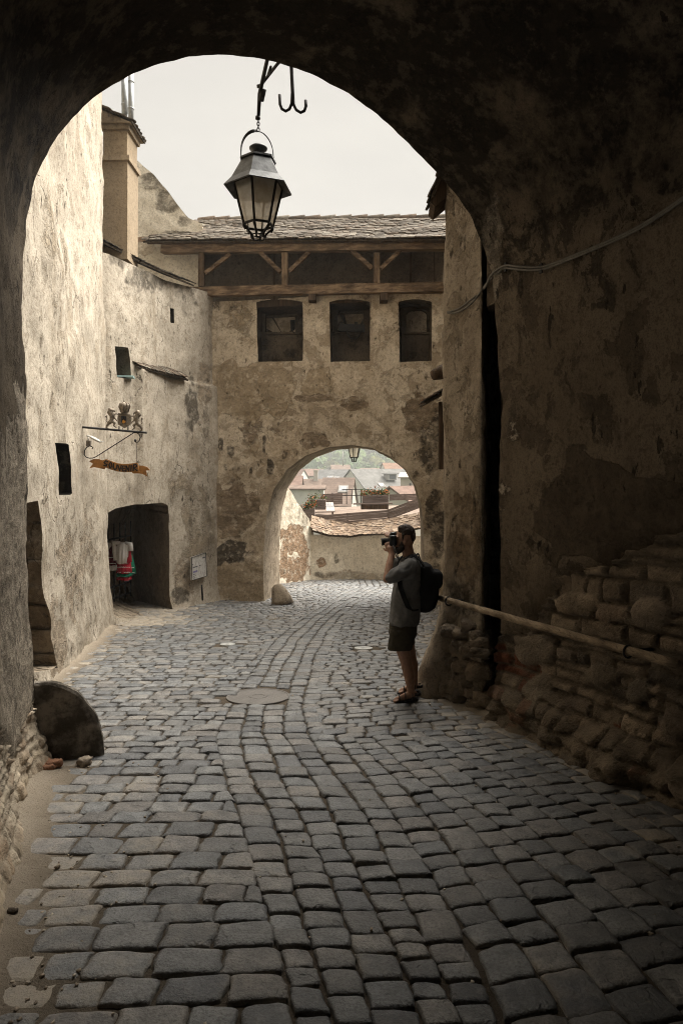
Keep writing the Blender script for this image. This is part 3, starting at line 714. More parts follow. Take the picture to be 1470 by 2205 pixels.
for x0, x1 in ((556, 652), (712, 797), (862, 930)):      # stepped back of each window: breast wall with an arched niche over it
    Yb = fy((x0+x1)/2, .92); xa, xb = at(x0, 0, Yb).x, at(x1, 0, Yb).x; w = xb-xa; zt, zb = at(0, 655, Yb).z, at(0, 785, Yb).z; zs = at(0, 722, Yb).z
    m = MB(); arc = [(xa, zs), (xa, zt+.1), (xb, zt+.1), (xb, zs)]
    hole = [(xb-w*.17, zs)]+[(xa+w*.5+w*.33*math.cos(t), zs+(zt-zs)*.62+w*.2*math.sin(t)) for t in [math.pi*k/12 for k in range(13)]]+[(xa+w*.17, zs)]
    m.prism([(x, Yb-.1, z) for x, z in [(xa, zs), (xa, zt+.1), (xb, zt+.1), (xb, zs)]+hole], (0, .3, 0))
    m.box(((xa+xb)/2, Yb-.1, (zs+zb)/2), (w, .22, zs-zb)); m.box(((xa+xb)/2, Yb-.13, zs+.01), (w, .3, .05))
    m.build('window_breast', M_REVEAL_SHADE, fgate, False, None, {'mask': [(0,.45,0,1)]*len(m.v)})
# mass above and behind
m = MB(); m.prism([(-4.9, 17.83, 5.6), (2.75, 16.25, 5.6), (2.75, 16.4, 5.6), (-4.9, 17.98, 5.6)], (0, 0, 1.9)); m.build('gallery_back', M_REVEAL_SHADE, fgate, False, None, {'mask': [(0,.25,0,1)]*8})
m = MB()
for pxx in (884, 935, 590, 985):
    a = fw(pxx, 615, .78); m.box((a.x, a.y+.02, 6.5), (.05 if pxx != 935 else .02, .05, 1.6))
m.build('gallery_studs', M_WD, fgate, False)
m = MB(); m.prism([(-3.3, 16.62, 5.66), (2.75, 15.4, 5.66), (2.75, 16.3, 5.66), (-3.3, 17.55, 5.66)], (0, 0, .16)); m.build('gallery_floor', M_WD, fgate, False)
m = MB(); m.prism([(-3.3, 18.6, -1.8), (-2.0, 18.55, -1.8), (-2.0, 18.6, -1.8), (-3.3, 18.75, -1.8)], (0, 0, 9)); m.build('rear_wall', M_FAR, fgate, False, None, {'mask': [(0,0,0,1)]*8})
m = MB(); m.prism([(-2.0, 17.3, 2.75), (2.75, 16.3, 2.75), (2.75, 17.9, 2.75), (-2.0, 18.5, 2.75)], (0, 0, 2.96)); m.build('upper_mass', M_FAR, fgate, False, None, {'mask': [(0,0,0,1)]*8})
def beamto(name, a, b, w, h, mat=M_WX, up=(0, 0, 1)):
    return MB().beam(a, b, w, h, 14, .005, up).build(name, mat, fgate, False)
beamto('rail_beam', fw(398, 629, -.2), fw(990, 618, -.2), .2, .21)
beamto('wall_plate', fw(350, 536, -.22), fw(990, 527, -.22), .2, .22)
beamto('eaves_board', fw(318, 521, -.36), fw(990, 516, -.36), .04, .10, M_WD)
for x in (434, 613.5, 810.5): beamto('post', fw(x, 617, -.2), fw(x, 545, -.2), .14, .14, M_WZ, (0, 1, 0))
for a, b in (((442,588),(497,546)), ((604,586),(560,543)), ((623,584),(668,540)), ((801,578),(755,538)), ((820,579),(864,535))):
    beamto('brace', fw(*a, -.2), fw(*b, -.2), .09, .10, M_WX, (0, 1, 0))
for x in (673, 826):
    m = MB(); c = fw(x, 643, -.12); m.box(c, (.17, .4, .15), None, .008); m.build('corbel', M_WD, fgate, False)
ev0, ev1 = fw(306, 519, -.48), fw(985, 513, -.48); rd0, rd1 = fw(428, 476, 2.0), fw(1000, 471, 2.0)
tile_sheet(ev0, ev1, rd1, rd0, .155, .13, 'roof', M_TILE, fgate, OLDT, .028, 1.6)
m = MB(); tint = []
for k in range(17):
    a = rd0.lerp(rd1, k/17); b = rd0.lerp(rd1, (k+1.12)/17); k0 = len(m.v)
    m.tube([a+Vector((0, 0, .0)), b+Vector((0, 0, .03))], [.10, .12], 10); c = random.choice(OLDT); tint += [(*c, 1)]*(len(m.v)-k0)
m.build('ridge_tiles', M_TILE, fgate, True, None, {'tint': tint})
m = MB(); m.prism([rd0+Vector((0,.05,-.1)), rd1+Vector((0,.05,-.1)), rd1+Vector((0,2.2,-1.6)), rd0+Vector((0,2.2,-1.6))], (0, 0, -.08)); m.build('rear_roof', M_TILE, fgate, False, None, {'tint': [(.2,.16,.12,1)]*8})
# things in the windows
fl = MB(); c = fw(757, 706, .35); fl.box(c, (.62, .14, .16), Matrix.Rotation(.03, 3, 'Y'), .01); fl.box(c+Vector((-.24, -.03, .1)), (.07, .05, .07)); fl.box(c+Vector((.10, -.03, .1)), (.07, .05, .07))
fl.tube([c+Vector((.05+.17*math.cos(t), -.12, -.06+.22*math.sin(t))) for t in [math.pi+math.pi*k/10 for k in range(11)]], .014, 6)
tag(fl.build('floodlight_bar', M_IRON, None, False), 'black floodlight bar with drooping cable in a gatehouse window', 'floodlight')
fl = MB(); c = fw(630, 700, .5); fl.tube([c+Vector((0, 0, -.12)), c+Vector((0, 0, .12))], [.05, .06], 10); fl.tube([c+Vector((.0, -.06, .1)), c+Vector((-.03, -.06, -.1)), c+Vector((.03, -.05, -.2))], .012, 6)
tag(fl.build('window_lamp', M_IRON, None), 'small dark upright lamp in the gatehouse window nearest the plaster house', 'lamp')

# ================================================================== RIGHT: SIDE HOUSE (pillar beyond the passage) with little canopy
side = thing('side_house', 'rough plastered pier with a black upright slot, behind the man with the backpack', 'house', (1.4, 8, -.7))
rr = rough(.045, .022, .012)
def disp_side(p, u):
    g = p.z+K*p.y; v = rr(p, u)
    if u > 1.9 and u < 3.6 and g < 1.3: v += .26*(1-g/1.3)**1.7*sstep(2.2, 2.4, u)
    if g < 1.0: v += .06*(1-g)+.05*nz(p, 6)*(1-g)
    x, y = proj(p)
    
    return v
wall('wall', [(1.80, 8.3), (1.37, 6.62), (1.09, 7.27), (2.62, 15.5)], 7.2, -1.8, .05, [], disp_side, M_RIGHT, side,
    [(2,1000,700,25,110,.3),(1,985,760,12,60,.5),(2,990,900,14,60,.4),(2,1000,1150,30,110,.75),(1,1000,1290,40,60,.5),(2,950,400,16,30,.8),(0,975,430,14,80,.4),(1,930,1350,30,60,.4),(1,965,820,8,100,.4)], (0, 0, 0), -1)
MB().prism([(1.75,8.3,-2),(4.5,8.0,-2),(5,15.5,-2),(2.9,15.5,-2)], (0, 0, 9.1)).build('body', M_RIGHT, side, False, None, {'mask': [(0,0,0,1)]*8})
MB().prism([(1.8,8.25,-2),(2.62,6.72,-2),(3.0,6.85,-2),(2.1,8.5,-2)], (0, 0, 6)).build('slot_light_block', M_RIGHT, side, False, None, {'mask': [(0,.6,0,1)]*8})  # added to stop light leaking into the slot, coloured dark
a = at(926, 434, 7.25); b = at(958, 366, 7.25)
m = MB(); m.prism([a, b, b+Vector((.7, .1, .5)), b+Vector((.75, .1, .36)), a+Vector((.05, 0, -.05))], (0.03, .4, 0)); m.build('eave', M_WD, side, False)
tile_sheet(a+Vector((0, -.03, .06)), a+Vector((.03, .43, .06)), b+Vector((.05, .43, .1)), b+Vector((0, -.03, .1)), .16, .14, 'eave_tiles', M_TILE, side, OLDT)
mb = MB(); tint = []
M0 = Matrix.Rotation(1.2, 3, 'Z')
for k in range(46):
    u = random.random(); base = Vector((1.37, 6.62, 0)).lerp(Vector((1.09, 7.27, 0)), u); g = random.uniform(0, .85)*(1-.2*u); base.z = -K*base.y+g
    add_stone(mb, tint, base+Vector((.02, .0, 0)), (random.uniform(.15, .34), .2, random.uniform(.08, .17)), M0, random.choice(SC_), random.uniform(.3, .7), .15)
mb.build('pier_rubble', M_RUBBLE, side, True, None, {'tint': tint})
can = thing('tile_canopy', 'little tile canopy on a dark post beside the pier, next to the gatehouse', 'canopy', (1.6, 12.3, -1))
A, B = at(902, 874, 12.6), at(912, 866, 11.2)
C, D = at(990, 822, 11.2), at(985, 828, 12.6)
tile_sheet(A, B, C, D, .15, .12, 'roof', M_TILE, can, OLDT+[(.3,.16,.1)])
m = MB(); p0 = at(949, 866, 12.0); z9 = at(0, 1010, 12).z; m.box((p0.x, p0.y, (p0.z+z9)/2), (.08, .10, p0.z-z9), None, .006); m.build('post', M_WD, can, False)
m = MB(); q = at(955, 800, 9.5); m.tube([q+Vector((.25, .1, .05)), q, q+Vector((-.16, -.05, -.06))], [.09, .11, .07], 9)
lb = m.build('log_end', M_WD, None); tag(lb, 'charred log end sticking out of the pier above the little canopy', 'log')
# ================================================================== STREET: sand, setts, covers
LB = [(2205,632),(2150,620),(2000,585),(1850,540),(1750,513),(1689,486),(1618,470),(1580,465),(1555,479),(1500,505),(1456,535),(1424,557),(1374,595),(1328,656),(1300,700),(1280,735),(1262,775)]
RB = [(2205,1085),(2045,1015),(1990,985),(1850,912),(1760,855),(1675,794),(1618,744),(1576,709),(1530,688),(1477,696),(1424,702),(1371,723),(1335,744),(1300,780),(1280,815),(1262,850)]
def tabxy(tab):
    r = [gp(x, y) for y, x in tab]; r = [(p.y, p.x) for p in r]; r = [(1.0, r[0][1]+.12 if tab is RB else r[0][1]+.08)]+sorted(r); return r
LBw, RBw = sorted(tabxy(LB)), sorted(tabxy(RB))
lbx = lambda Y: float(np.interp(Y, [a for a, b in LBw], [b for a, b in LBw]))
rbx = lambda Y: float(np.interp(Y, [a for a, b in RBw], [b for a, b in RBw]))
def rwx(Y): return 4.03-.404*Y if Y < 7.3 else 1.09+(Y-7.3)*.17
def lwx(Y):
    if Y < 5.2: return -2.3+.308*(5.16-Y)
    if Y < 12.3: return -2.95-.17*(Y-5)
    if Y < 18: return -6.5
    return -3.2
COVERS = [(gp(556, 1497), .335), (gp(490, 1387), .12), (gp(782, 1395), .15), (gp(432, 1303), .13)]
def dust_at(x, Y):
    d = x-lwx(Y) if Y < 12.2 else 3
    v = .6*math.exp(-max(0, d)/.40)+.22*math.exp(-max(0, d)/1.6)
    r = rwx(Y)-x
    v += .75*math.exp(-max(0, r)/.28)+.15*math.exp(-max(0, r)/.8)
    if Y > 12.3: v = max(v, .45*math.exp(-(x+2.9+.2*(Y-12))/1.2)) if x > -3.4 else .75
    return v
SV, SF, STI, SDU = [], [], [], []
COLS = [(.183,.187,.187),(.197,.197,.192),(.158,.166,.171),(.21,.202,.19),(.188,.194,.195),(.168,.168,.165),(.205,.193,.18),(.128,.134,.141)]
def sett(c4, n, hgt, seed):
    global SV, SF, STI, SDU
    c = np.array([(p[0], p[1]) for p in c4]); c = c+RNG.normal(0, .006, c.shape)
    cen = c.mean(0); x, Y = float(cen[0]), float(cen[1])
    for cv, r in COVERS:
        if (x-cv.x)**2+(Y-cv.y)**2 < (r+.045)**2: return
    g = np.linspace(-1, 1, n); U, Vv = np.meshgrid(g, g, indexing='ij')
    g2 = np.sign(g)*np.abs(g)**.52; U, Vv = np.meshgrid(g2, g2, indexing='ij')
    k = .04+.16*RNG.random(); us = U*np.sqrt(1-k*Vv**2/2); vv = Vv*np.sqrt(1-k*U**2/2)
    ph = RNG.random(6)*6.28
    ed = np.maximum(np.abs(U), np.abs(Vv))
    us = us+.045*np.sin(2.3*vv+ph[0])*ed+.028*np.sin(6*vv+ph[1])*ed+RNG.normal(0, .012, us.shape)*ed**4; vv = vv+.045*np.sin(2.1*us+ph[2])*ed+.028*np.sin(6.3*us+ph[3])*ed+RNG.normal(0, .012, us.shape)*ed**4
    P = ((1-us)*(1-vv))[..., None]*c[0]+((1+us)*(1-vv))[..., None]*c[1]+((1+us)*(1+vv))[..., None]*c[2]+((1-us)*(1+vv))[..., None]*c[3]
    P /= 4
    rr = np.abs(U)**14+np.abs(Vv)**14
    tilt = RNG.normal(0, .022, 2)
    z = hgt-.0075*np.minimum(rr, 1.6)-.0022*(U**2+Vv**2)+(P[..., 0]-x)*tilt[0]+(P[..., 1]-Y)*tilt[1]+RNG.normal(0, .0042)
    z += .0022*np.sin(3.1*U+ph[4])*np.cos(2.7*Vv+ph[5])
    z = z-K*P[..., 1]
    base = len(SV); pts = np.dstack([P[..., 0], P[..., 1], z]).reshape(-1, 3)
    ringi = [i for i in range(n)]+[i*n+n-1 for i in range(1, n)][0:0]
    per = [(i, 0) for i in range(n)]+[(n-1, j) for j in range(1, n)]+[(i, n-1) for i in range(n-2, -1, -1)]+[(0, j) for j in range(n-2, 0, -1)]
    pi = [i*n+j for i, j in per]; sk = pts[pi].copy(); sk[:, 2] -= .05; sk[:, :2] = cen+(sk[:, :2]-cen)*1.0
    SV += pts.tolist()+sk.tolist(); m = len(pi)
    for i in range(n-1):
        for j in range(n-1): SF.append((base+i*n+j, base+(i+1)*n+j, base+(i+1)*n+j+1, base+i*n+j+1))
    o = base+n*n
    for q in range(m): SF.append((base+pi[q], o+q, o+(q+1) % m, base+pi[(q+1) % m]))
    col = COLS[int(RNG.integers(len(COLS)))]; v = RNG.uniform(.74, 1.24)
    v *= .96; STI += [(col[0]*v, col[1]*v, col[2]*v, 1)]*(n*n+m)
    d = dust_at(x, Y)+RNG.normal(0, .12)
    SDU += [(d+.15*float(e)**8, float(e)**7, 0, 1) for e in ed.ravel()]+[(.8, 1, 0, 1)]*m
def res_for(Y): return 9 if Y < 4.2 else 7 if Y < 6.5 else 5 if Y < 11 else 4
GAP = .005
def column(xl, xr, y0, y1, ph, tiltf=0, lf=(.72, 1.05)):
    Y = y0-RNG.random()*.15
    while Y < y1:
        w = xr(Y)-xl(Y)
        ln = min(.26, max(.11, w*RNG.uniform(*lf)))
        if RNG.random() < .07: ln *= 1.35
        sh = tiltf
        def c(xf, yy, dx): return (xf(yy)+dx, yy+sh*(xf(yy)-xl(yy)))
        q = [c(xl, Y+GAP, GAP), c(xr, Y+GAP, -GAP), c(xr, Y+ln-GAP, -GAP), c(xl, Y+ln-GAP, GAP)]
        mx = sum(p[0] for p in q)/4
        if w > .05 and lwx(Y)-.05 < mx < rwx(Y)+.06: sett(q, res_for(Y), .0, 0)
        Y += ln
# centre band of five columns that snakes down the street
for k in range(5):
    column((lambda Y, k=k: lbx(Y)+(rbx(Y)-lbx(Y))*k/5+.012*math.sin(Y*3+k*2)), (lambda Y, k=k: lbx(Y)+(rbx(Y)-lbx(Y))*(k+1)/5+.012*math.sin(Y*3+k*2+2)), 1.3, 23.8, k, 0)
# right foreground fan: columns between the band and the right wall
NR = 11
for k in range(NR):
    f = lambda Y, k: rbx(Y)+(max(rwx(Y), rbx(Y)+.3)-rbx(Y)+.05)*k/NR+.015*math.sin(Y*2.7+k*1.7)
    column((lambda Y, k=k: f(Y, k)), (lambda Y, k=k: f(Y, k+1)), 1.3, 5.62+.043*k, k, .22, (.72, 1.0))
def courses(xa, xb, y0, y1, slope, th=(.13, .19), wd=(.15, .27)):
    Y = y0; sf = slope if callable(slope) else (lambda Y: slope)
    while Y < y1:
        t = RNG.uniform(*th); x = xa(Y)-RNG.random()*.2; g = lambda x, Y: Y+sf(Y)*(x-xa(Y))+.02*math.sin(x*2.2+Y)
        while True:
            w = RNG.uniform(*wd); hi = xb(g(x, Y)+t/2)
            if x > hi-.05: break
            last = hi-(x+w) < .075; xe0 = xb(g(x, Y)) if last else x+w; xe1 = xb(g(x, Y+t)) if last else x+w
            q = [(x+GAP, g(x, Y)+GAP), (xe0-GAP, g(xe0, Y)+GAP), (xe1-GAP, g(xe1, Y+t)-GAP), (x+GAP, g(x, Y+t)-GAP)]
            sett(q, res_for(Y), .0, 0)
            x += w
            if last: break
        Y += t
courses(lambda Y: max(lwx(Y)-.05, -5.2), lambda Y: lbx(Y)+.01, 1.3, 4.2, .03, (.14, .2), (.17, .31))
courses(lambda Y: max(lwx(Y)-.05, -5.2), lambda Y: lbx(Y)+.01, 4.2, 23.6, .03)
courses(lambda Y: rbx(Y)-.01, lambda Y: min(rwx(Y)+.05, 4), 5.72, 23.6, lambda Y: .22*(1-sstep(5.7, 9.5, Y))+.01, (.12, .16), (.15, .26))
street = mesh_obj('street', SV, SF, M_COB, None, True, {'tint': STI, 'dust': SDU}, (0, 8, -.7)); struct(street)
gx = list(np.arange(-6.6, 5.2, .055)); gy = [1.0]
while gy[-1] < 26.5: gy.append(gy[-1]+(.035 if gy[-1] < 5 else .06 if gy[-1] < 9 else .12))
V = []; Du = []
for y in gy:
    for x in gx:
        d = dust_at(x, y); z = -.025+.0138*min(1, d*1.25)+.005*mn.noise(Vector((x*9, y*9, 0)))+.004*mn.noise(Vector((x*2.3, y*2.3, 4)))
        dl = x-lwx(y)
        if y < 12.3: z += .06*math.exp(-max(0, dl)/.13)+.006*math.exp(-max(0, dl)/.4)
        z += .05*math.exp(-max(0, rwx(y)-x)/.12) if y < 7.4 else 0
        V.append((x, y, -K*y+z)); Du.append((d, 0, 0, 1))
nx = len(gx); Fq = [(j*nx+i, j*nx+i+1, (j+1)*nx+i+1, (j+1)*nx+i) for j in range(len(gy)-1) for i in range(nx-1)]
struct(mesh_obj('ground', V, Fq, M_SAND, None, True, {'dust': Du}, (0, 8, -.7)))
GN = Vector((0, K, 1)).normalized()
def cover(px, py, r, mat, label):
    c = gp(px, py); m = MB().lathe(c-GN*(.037 if r > .2 else .028), [(r, 0), (r, .026), (r*.985, .03), (r*.93, .03), (r*.92, .026), (r*.3, .026), (r*.29, .03), (r*.2, .03), (r*.19, .026), (.01, .026)], 40, GN)
    return tag(m.build('manhole_cover', mat, None, False), label, 'manhole cover')
cover(556, 1497, .335, M_CAST, 'large rusty round manhole cover among the cobbles')
cover(490, 1387, .115, M_COVER, 'small pale round cover between the large manhole and the shop doorway')
cover(782, 1395, .135, M_COVER, 'small pale round cover in the cobbles beside the legs of the photographer')
cover(432, 1303, .125, M_COVER, 'small pale round cover near the foot of the notice board')
# guard stones
def quarter(base, dirv, w, h, th, name='guard_stone'):
    d = Vector(dirv).normalized(); nrm = Vector((-d.y, d.x, 0)); P = []
    for k in range(25):
        t = math.pi/2*k/24; P.append(base+d*(w*math.cos(t)**1.0)+Vector((0, 0, h*math.sin(t)**1.08)))
    P.append(base+Vector((0, 0, h))*1-d*.06); P.append(base-d*.06+Vector((0, 0, -.1))); P.append(base+d*w+Vector((0, 0, -.1)))
    P = P[-1:]+P[:-1]
    m = MB(); n = len(P); rows = 7
    for i in range(rows):
        for p in P:
            b = .0 if 0 < i < rows-1 else .018
            c = base+Vector((0, 0, h*.4)); q = p+(c-p).normalized()*b+nrm*(th*i/(rows-1))
            m.v.append(q+Vector((nz(q, 6), nz(q+Vector((5, 0, 0)), 6), nz(q+Vector((0, 5, 0)), 6)))*.012+Vector((nz(q, 19), 0, nz(q+Vector((0, 5, 0)), 19)))*.006)
    for i in range(rows-1):
        for k in range(n): m.f.append((i*n+k, i*n+(k+1) % n, (i+1)*n+(k+1) % n, (i+1)*n+k))
    m.f += [tuple(range(n))[::-1], tuple((rows-1)*n+k for k in range(n))]
    return m
b = gp(92, 1641)
tag(quarter(b, (1, .34, 0), .44, at(0, 1470, b.y).z-b.z, .065).build('guard_stone', M_GUARD, None, False), 'big dark quarter-round guard stone with loose stones at its foot', 'guard stone')
b = gp(588, 1302); m = MB(); h = .42
m.tube([b+Vector((.20, .2, -.05)), b+Vector((.17, .22, .08)), b+Vector((.10, .25, .26)), b+Vector((.05, .28, .37)), b+Vector((.04, .29, .40))], [.27, .23, .17, .13, .07], 14); m.v = [q+Vector((nz(q, 5), nz(q+Vector((3,0,0)), 5), 0))*.03 for q in m.v]
tag(m.build('guard_stone', M_RIGHT, None, True, None, {'mask': [(0,.1,0,1)]*len(m.v)}), 'small leaning grey guard stone at the foot of the far arch', 'guard stone')
b = gp(930, 1492); c = [at(x, y, b.y-.1) for x, y in ((912,1492),(926,1440),(948,1424),(957,1418),(962,1500))]
m = MB().prism(c, (.1, .35, 0)); tag(m.build('guard_stone', M_GUARD, None, False), 'dark pointed stone slab leaning on the pier behind the sandals of the photographer', 'guard stone')
for (px, py, s, lab) in ((182, 1646, .075, 'small loose stone against the quarter-round guard stone'), (112, 1655, .10, 'grey loose stone next to a reddish brick fragment'), (98, 1660, .085, 'reddish brick fragment lying by the pale rubble wall foot'), (648, 1, 0, '')):
    if not s: continue
    c = gp(px, py); m = MB().stone(c+Vector((0, 0, s*.25)), (s*1.2, s, s*.75), Matrix.Rotation(.6, 3, 'Z'), px*.11, .5, 5, .22)
    tag(m.build('loose_stone', M_PALESTONE, None, True, None, {'tint': [(.3,.16,.1,1) if 'brick' in lab else (.33,.28,.22,1)]*len(m.v)}), lab, 'stone')
c = gp(27, 1968); m = MB().stone(c+Vector((0, 0, .008)), (.04, .03, .025), Matrix.Identity(3), 5.1, .6, 4, .2)
tag(m.build('loose_stone', M_PALESTONE, None, True, None, {'tint': [(.07,.055,.04,1)]*len(m.v)}), 'tiny dark pebble lying alone on bare sand', 'stone')
from mathutils.bvhtree import BVHTree
def tree(*names):
    V = []; Fq = []
    for nm, par in names:
        for o in bpy.data.objects:
            if o.type == 'MESH' and o.name.split('.')[0] == nm and o.parent == par:
                k = len(V); V += [v.co.copy() for v in o.data.vertices] ; Fq += [tuple(i+k for i in p.vertices) for p in o.data.polygons]
    return BVHTree.FromPolygons(V, Fq)
# child meshes keep world coordinates in their vertices (their location cancels the parent's)
BV_R = tree(('vault', gate), ('wall', side), ('slot_lintel', gate)); BV_L = tree(('wall', low)); BV_T = tree(('wall', house))
def onwall(bv, px, py, off, fallback=None):
    d = Vector(((px-735)/F, 1, (HZ-py)/F)).normalized(); h = bv.ray_cast(Vector((0, 0, CZ)), d)
    if h[0] is None: return fallback
    n = h[1] if h[1].dot(d) < 0 else -h[1]
    return h[0]+n*off
l0, l1 = onwall(BV_L, 292, 806, .05), onwall(BV_L, 398, 828, .05)
l0.z = l1.z = 3.80
c0_, c1_, c2_ = onwall(BV_L, 240, 552, .1, at(240, 552, 12.4)), onwall(BV_L, 300, 580, .1), onwall(BV_L, 410, 625, .1)
c0_ = at(219, 516, c0_.y); c1_ = at(302, 560, c1_.y); c2_ = at(419, 613, c2_.y)
bk = Vector((-.85, .15, .36))
tile_sheet(c0_, c1_, c1_+bk, c0_+bk, .17, .13, 'tile_coping', M_TILE, low, OLDT); tile_sheet(c1_+Vector((.02, .03, -.01)), c2_, c2_+bk, c1_+bk, .17, .13, 'tile_coping', M_TILE, low, OLDT)
m = MB(); dn = Vector((-.42, .10, -.03))
m.prism([c0_+dn, c1_+dn, c1_+bk+dn, c0_+bk+dn], (0, 0, -.7)); m.prism([c1_+dn, c2_+dn, c2_+bk+dn, c1_+bk+dn], (0, 0, -.7)); m.build('attic_mass', M_RIGHT, low, False, None, {'mask': [(0,.2,0,1)]*len(m.v)})
LEDGE = tile_sheet(l0+Vector((.06, -.03, -.03)), l1+Vector((.06, -.03, -.03)), l1+Vector((-.26, .1, .2)), l0+Vector((-.26, .1, .2)), .15, .10, 'tile_ledge', M_TILE, low, OLDT)

# ================================================================== LANTERN, HOOK
LY = 6.6; lx = at(556, 0, LY).x; lz = lambda y: at(0, y, LY).z
lan = thing('lantern', 'large black six-sided iron lantern with frosted panes hanging under the near arch', 'lantern', (lx, LY, lz(515)))
rot = rad(22)
def hexp(r, z, k): t = rot+k*math.pi/3; return Vector((lx+r*math.cos(t), LY+r*math.sin(t), z))
zb, zt = lz(484), lz(396)
Rb, Rt, Rbrim, Rroof, Rcap = .145, .245, .335, .262, .15
for k in range(6):
    m = MB(); a, b, c, d = hexp(Rb*.95, zb, k), hexp(Rb*.95, zb, k+1), hexp(Rt*.95, zt, k+1), hexp(Rt*.95, zt, k)
    nrm = (b-a).cross(d-a).normalized()*.004; m.prism([a, b, c, d], nrm); m.build('glass_pane', M_GLASS, lan, False)
m = MB()
for k in range(6):
    m.tube([hexp(Rb, zb, k), hexp(Rt, zt, k)], .0125, 5)
    m.tube([hexp(Rb, zb, k), hexp(Rb, zb, k+1)], .013, 5); m.tube([hexp(Rt, zt-.005, k), hexp(Rt, zt-.005, k+1)], .016, 5)
m.build('frame', M_IRON, lan, False)
m = MB()
for k in range(6):
    a = [hexp(Rb, zb, k), hexp(Rb*.98, lz(490), k), hexp(Rb*.72, lz(496), k), hexp(.075, lz(503), k), hexp(.065, lz(514), k)]
    m.tube(a, [.012, .015, .011, .011, .008], 6); m.tube([hexp(Rb*1.0, lz(488), k), hexp(Rb*.9, lz(497), k)], .008, 5)
for y in (506, 513): m.tube([hexp(.068, lz(y), k) for k in range(7)], .006, 5)
m.build('bottom_cage', M_IRON, lan, True)
ph = rot
m = MB().lathe((lx, LY, 0), [(Rt*.98, lz(399)), (Rbrim, lz(409)), (Rbrim+.004, lz(407)), (Rroof, lz(388)), (Rcap+.01, lz(346)), (Rcap+.03, lz(346)), (Rcap+.028, lz(342)), (.06, lz(334)), (.055, lz(328))], 6, None, ph)
m.build('hood', M_LROOF, lan, False)
m = MB().lathe((lx, LY, 0), [(.055, lz(331)), (.05, lz(326)), (.085, lz(321)), (.088, lz(318)), (.06, lz(313)), (.01, lz(311))], 24); m.build('finial', M_LROOF, lan)
m = MB(); arc = [Vector((lx-.155, LY-.05, lz(378)))]+[Vector((lx-.01-.15*math.cos(t), LY-.05*math.cos(t), lz(330)+.22*math.sin(t))) for t in [math.pi*k/16 for k in range(17)]]+[Vector((lx+.17, LY+.05, lz(368)))]
for i in range(len(arc)-1): m.beam(arc[i], arc[i+1], .03, .008, 1, 0, (0, 1, 0) if False else (1, 0, .3))
m.build('handle', M_IRON, lan, False)
m = MB(); m.lathe((lx, LY, 0), [(.02, lz(405)), (.09, lz(403)), (.085, lz(420)), (.02, lz(436))], 16); m.build('lamp_holder', M_IRON, lan)
m = MB()
for k in range(4):
    z = lz(281)+.028*k+.012; ax = k % 2
    m.tube([Vector((lx+(0 if ax else .012*math.cos(t)), LY+(.012*math.cos(t) if ax else 0), z+.022*math.sin(t))) for t in [2*math.pi*q/10 for q in range(11)]], .0045, 5)
m.build('chain', M_IRON, lan)
top = Vector((lx, LY, lz(281)+.13))
br = thing('lantern_bracket', 'black iron bracket arm holding the large lantern by its chain', 'bracket', top)
w0 = at(588, 60, 5.72); w1 = at(640, 92, 5.82)
m = MB(); m.tube([top, at(559, 200, 6.5), at(575, 128, 6.1), w0], [.016, .02, .018, .018], 7); m.tube([at(562, 182, 6.45), at(597, 137, 6.1), w1], .014, 6)
m.tube([at(557, 216, 6.52)+Vector((.022, 0, 0)), at(561, 190, 6.45)+Vector((.03, 0, 0))], .028, 8); m.tube([at(559, 181, 6.45), at(560, 188, 6.46)], .03, 8); m.tube([at(555, 256, 6.6), at(555, 250, 6.6)], .024, 8)
m.tube([at(583, 143, 6.0), at(577, 160, 6.2)], .012, 6)
m.build('arm', M_IRON, br)
hk = thing('double_hook', 'black double-pronged iron hook hanging beside the large lantern bracket', 'hook', at(629, 243, 6.2))
def hp(px, py): return at(px, py, 6.2)
m = MB(); m.tube([at(626, 60, 5.78), hp(626, 100), hp(628, 160), hp(630, 200), hp(630, 225)], [.018, .018, .016, .017, .02], 8)
m.build('shank', M_IRON, hk)
L_ = [(629,200),(628,222),(623,234),(615,238.5),(607,234),(603,224),(602,203)]; R_ = [(630,200),(632,224),(638,236),(647,241.5),(655,238),(658.5,228),(658,215)]
for P in (L_, R_): MB().tube([hp(*p) for p in P], [.014]*len(P), 8).build('prong', M_IRON, hk)

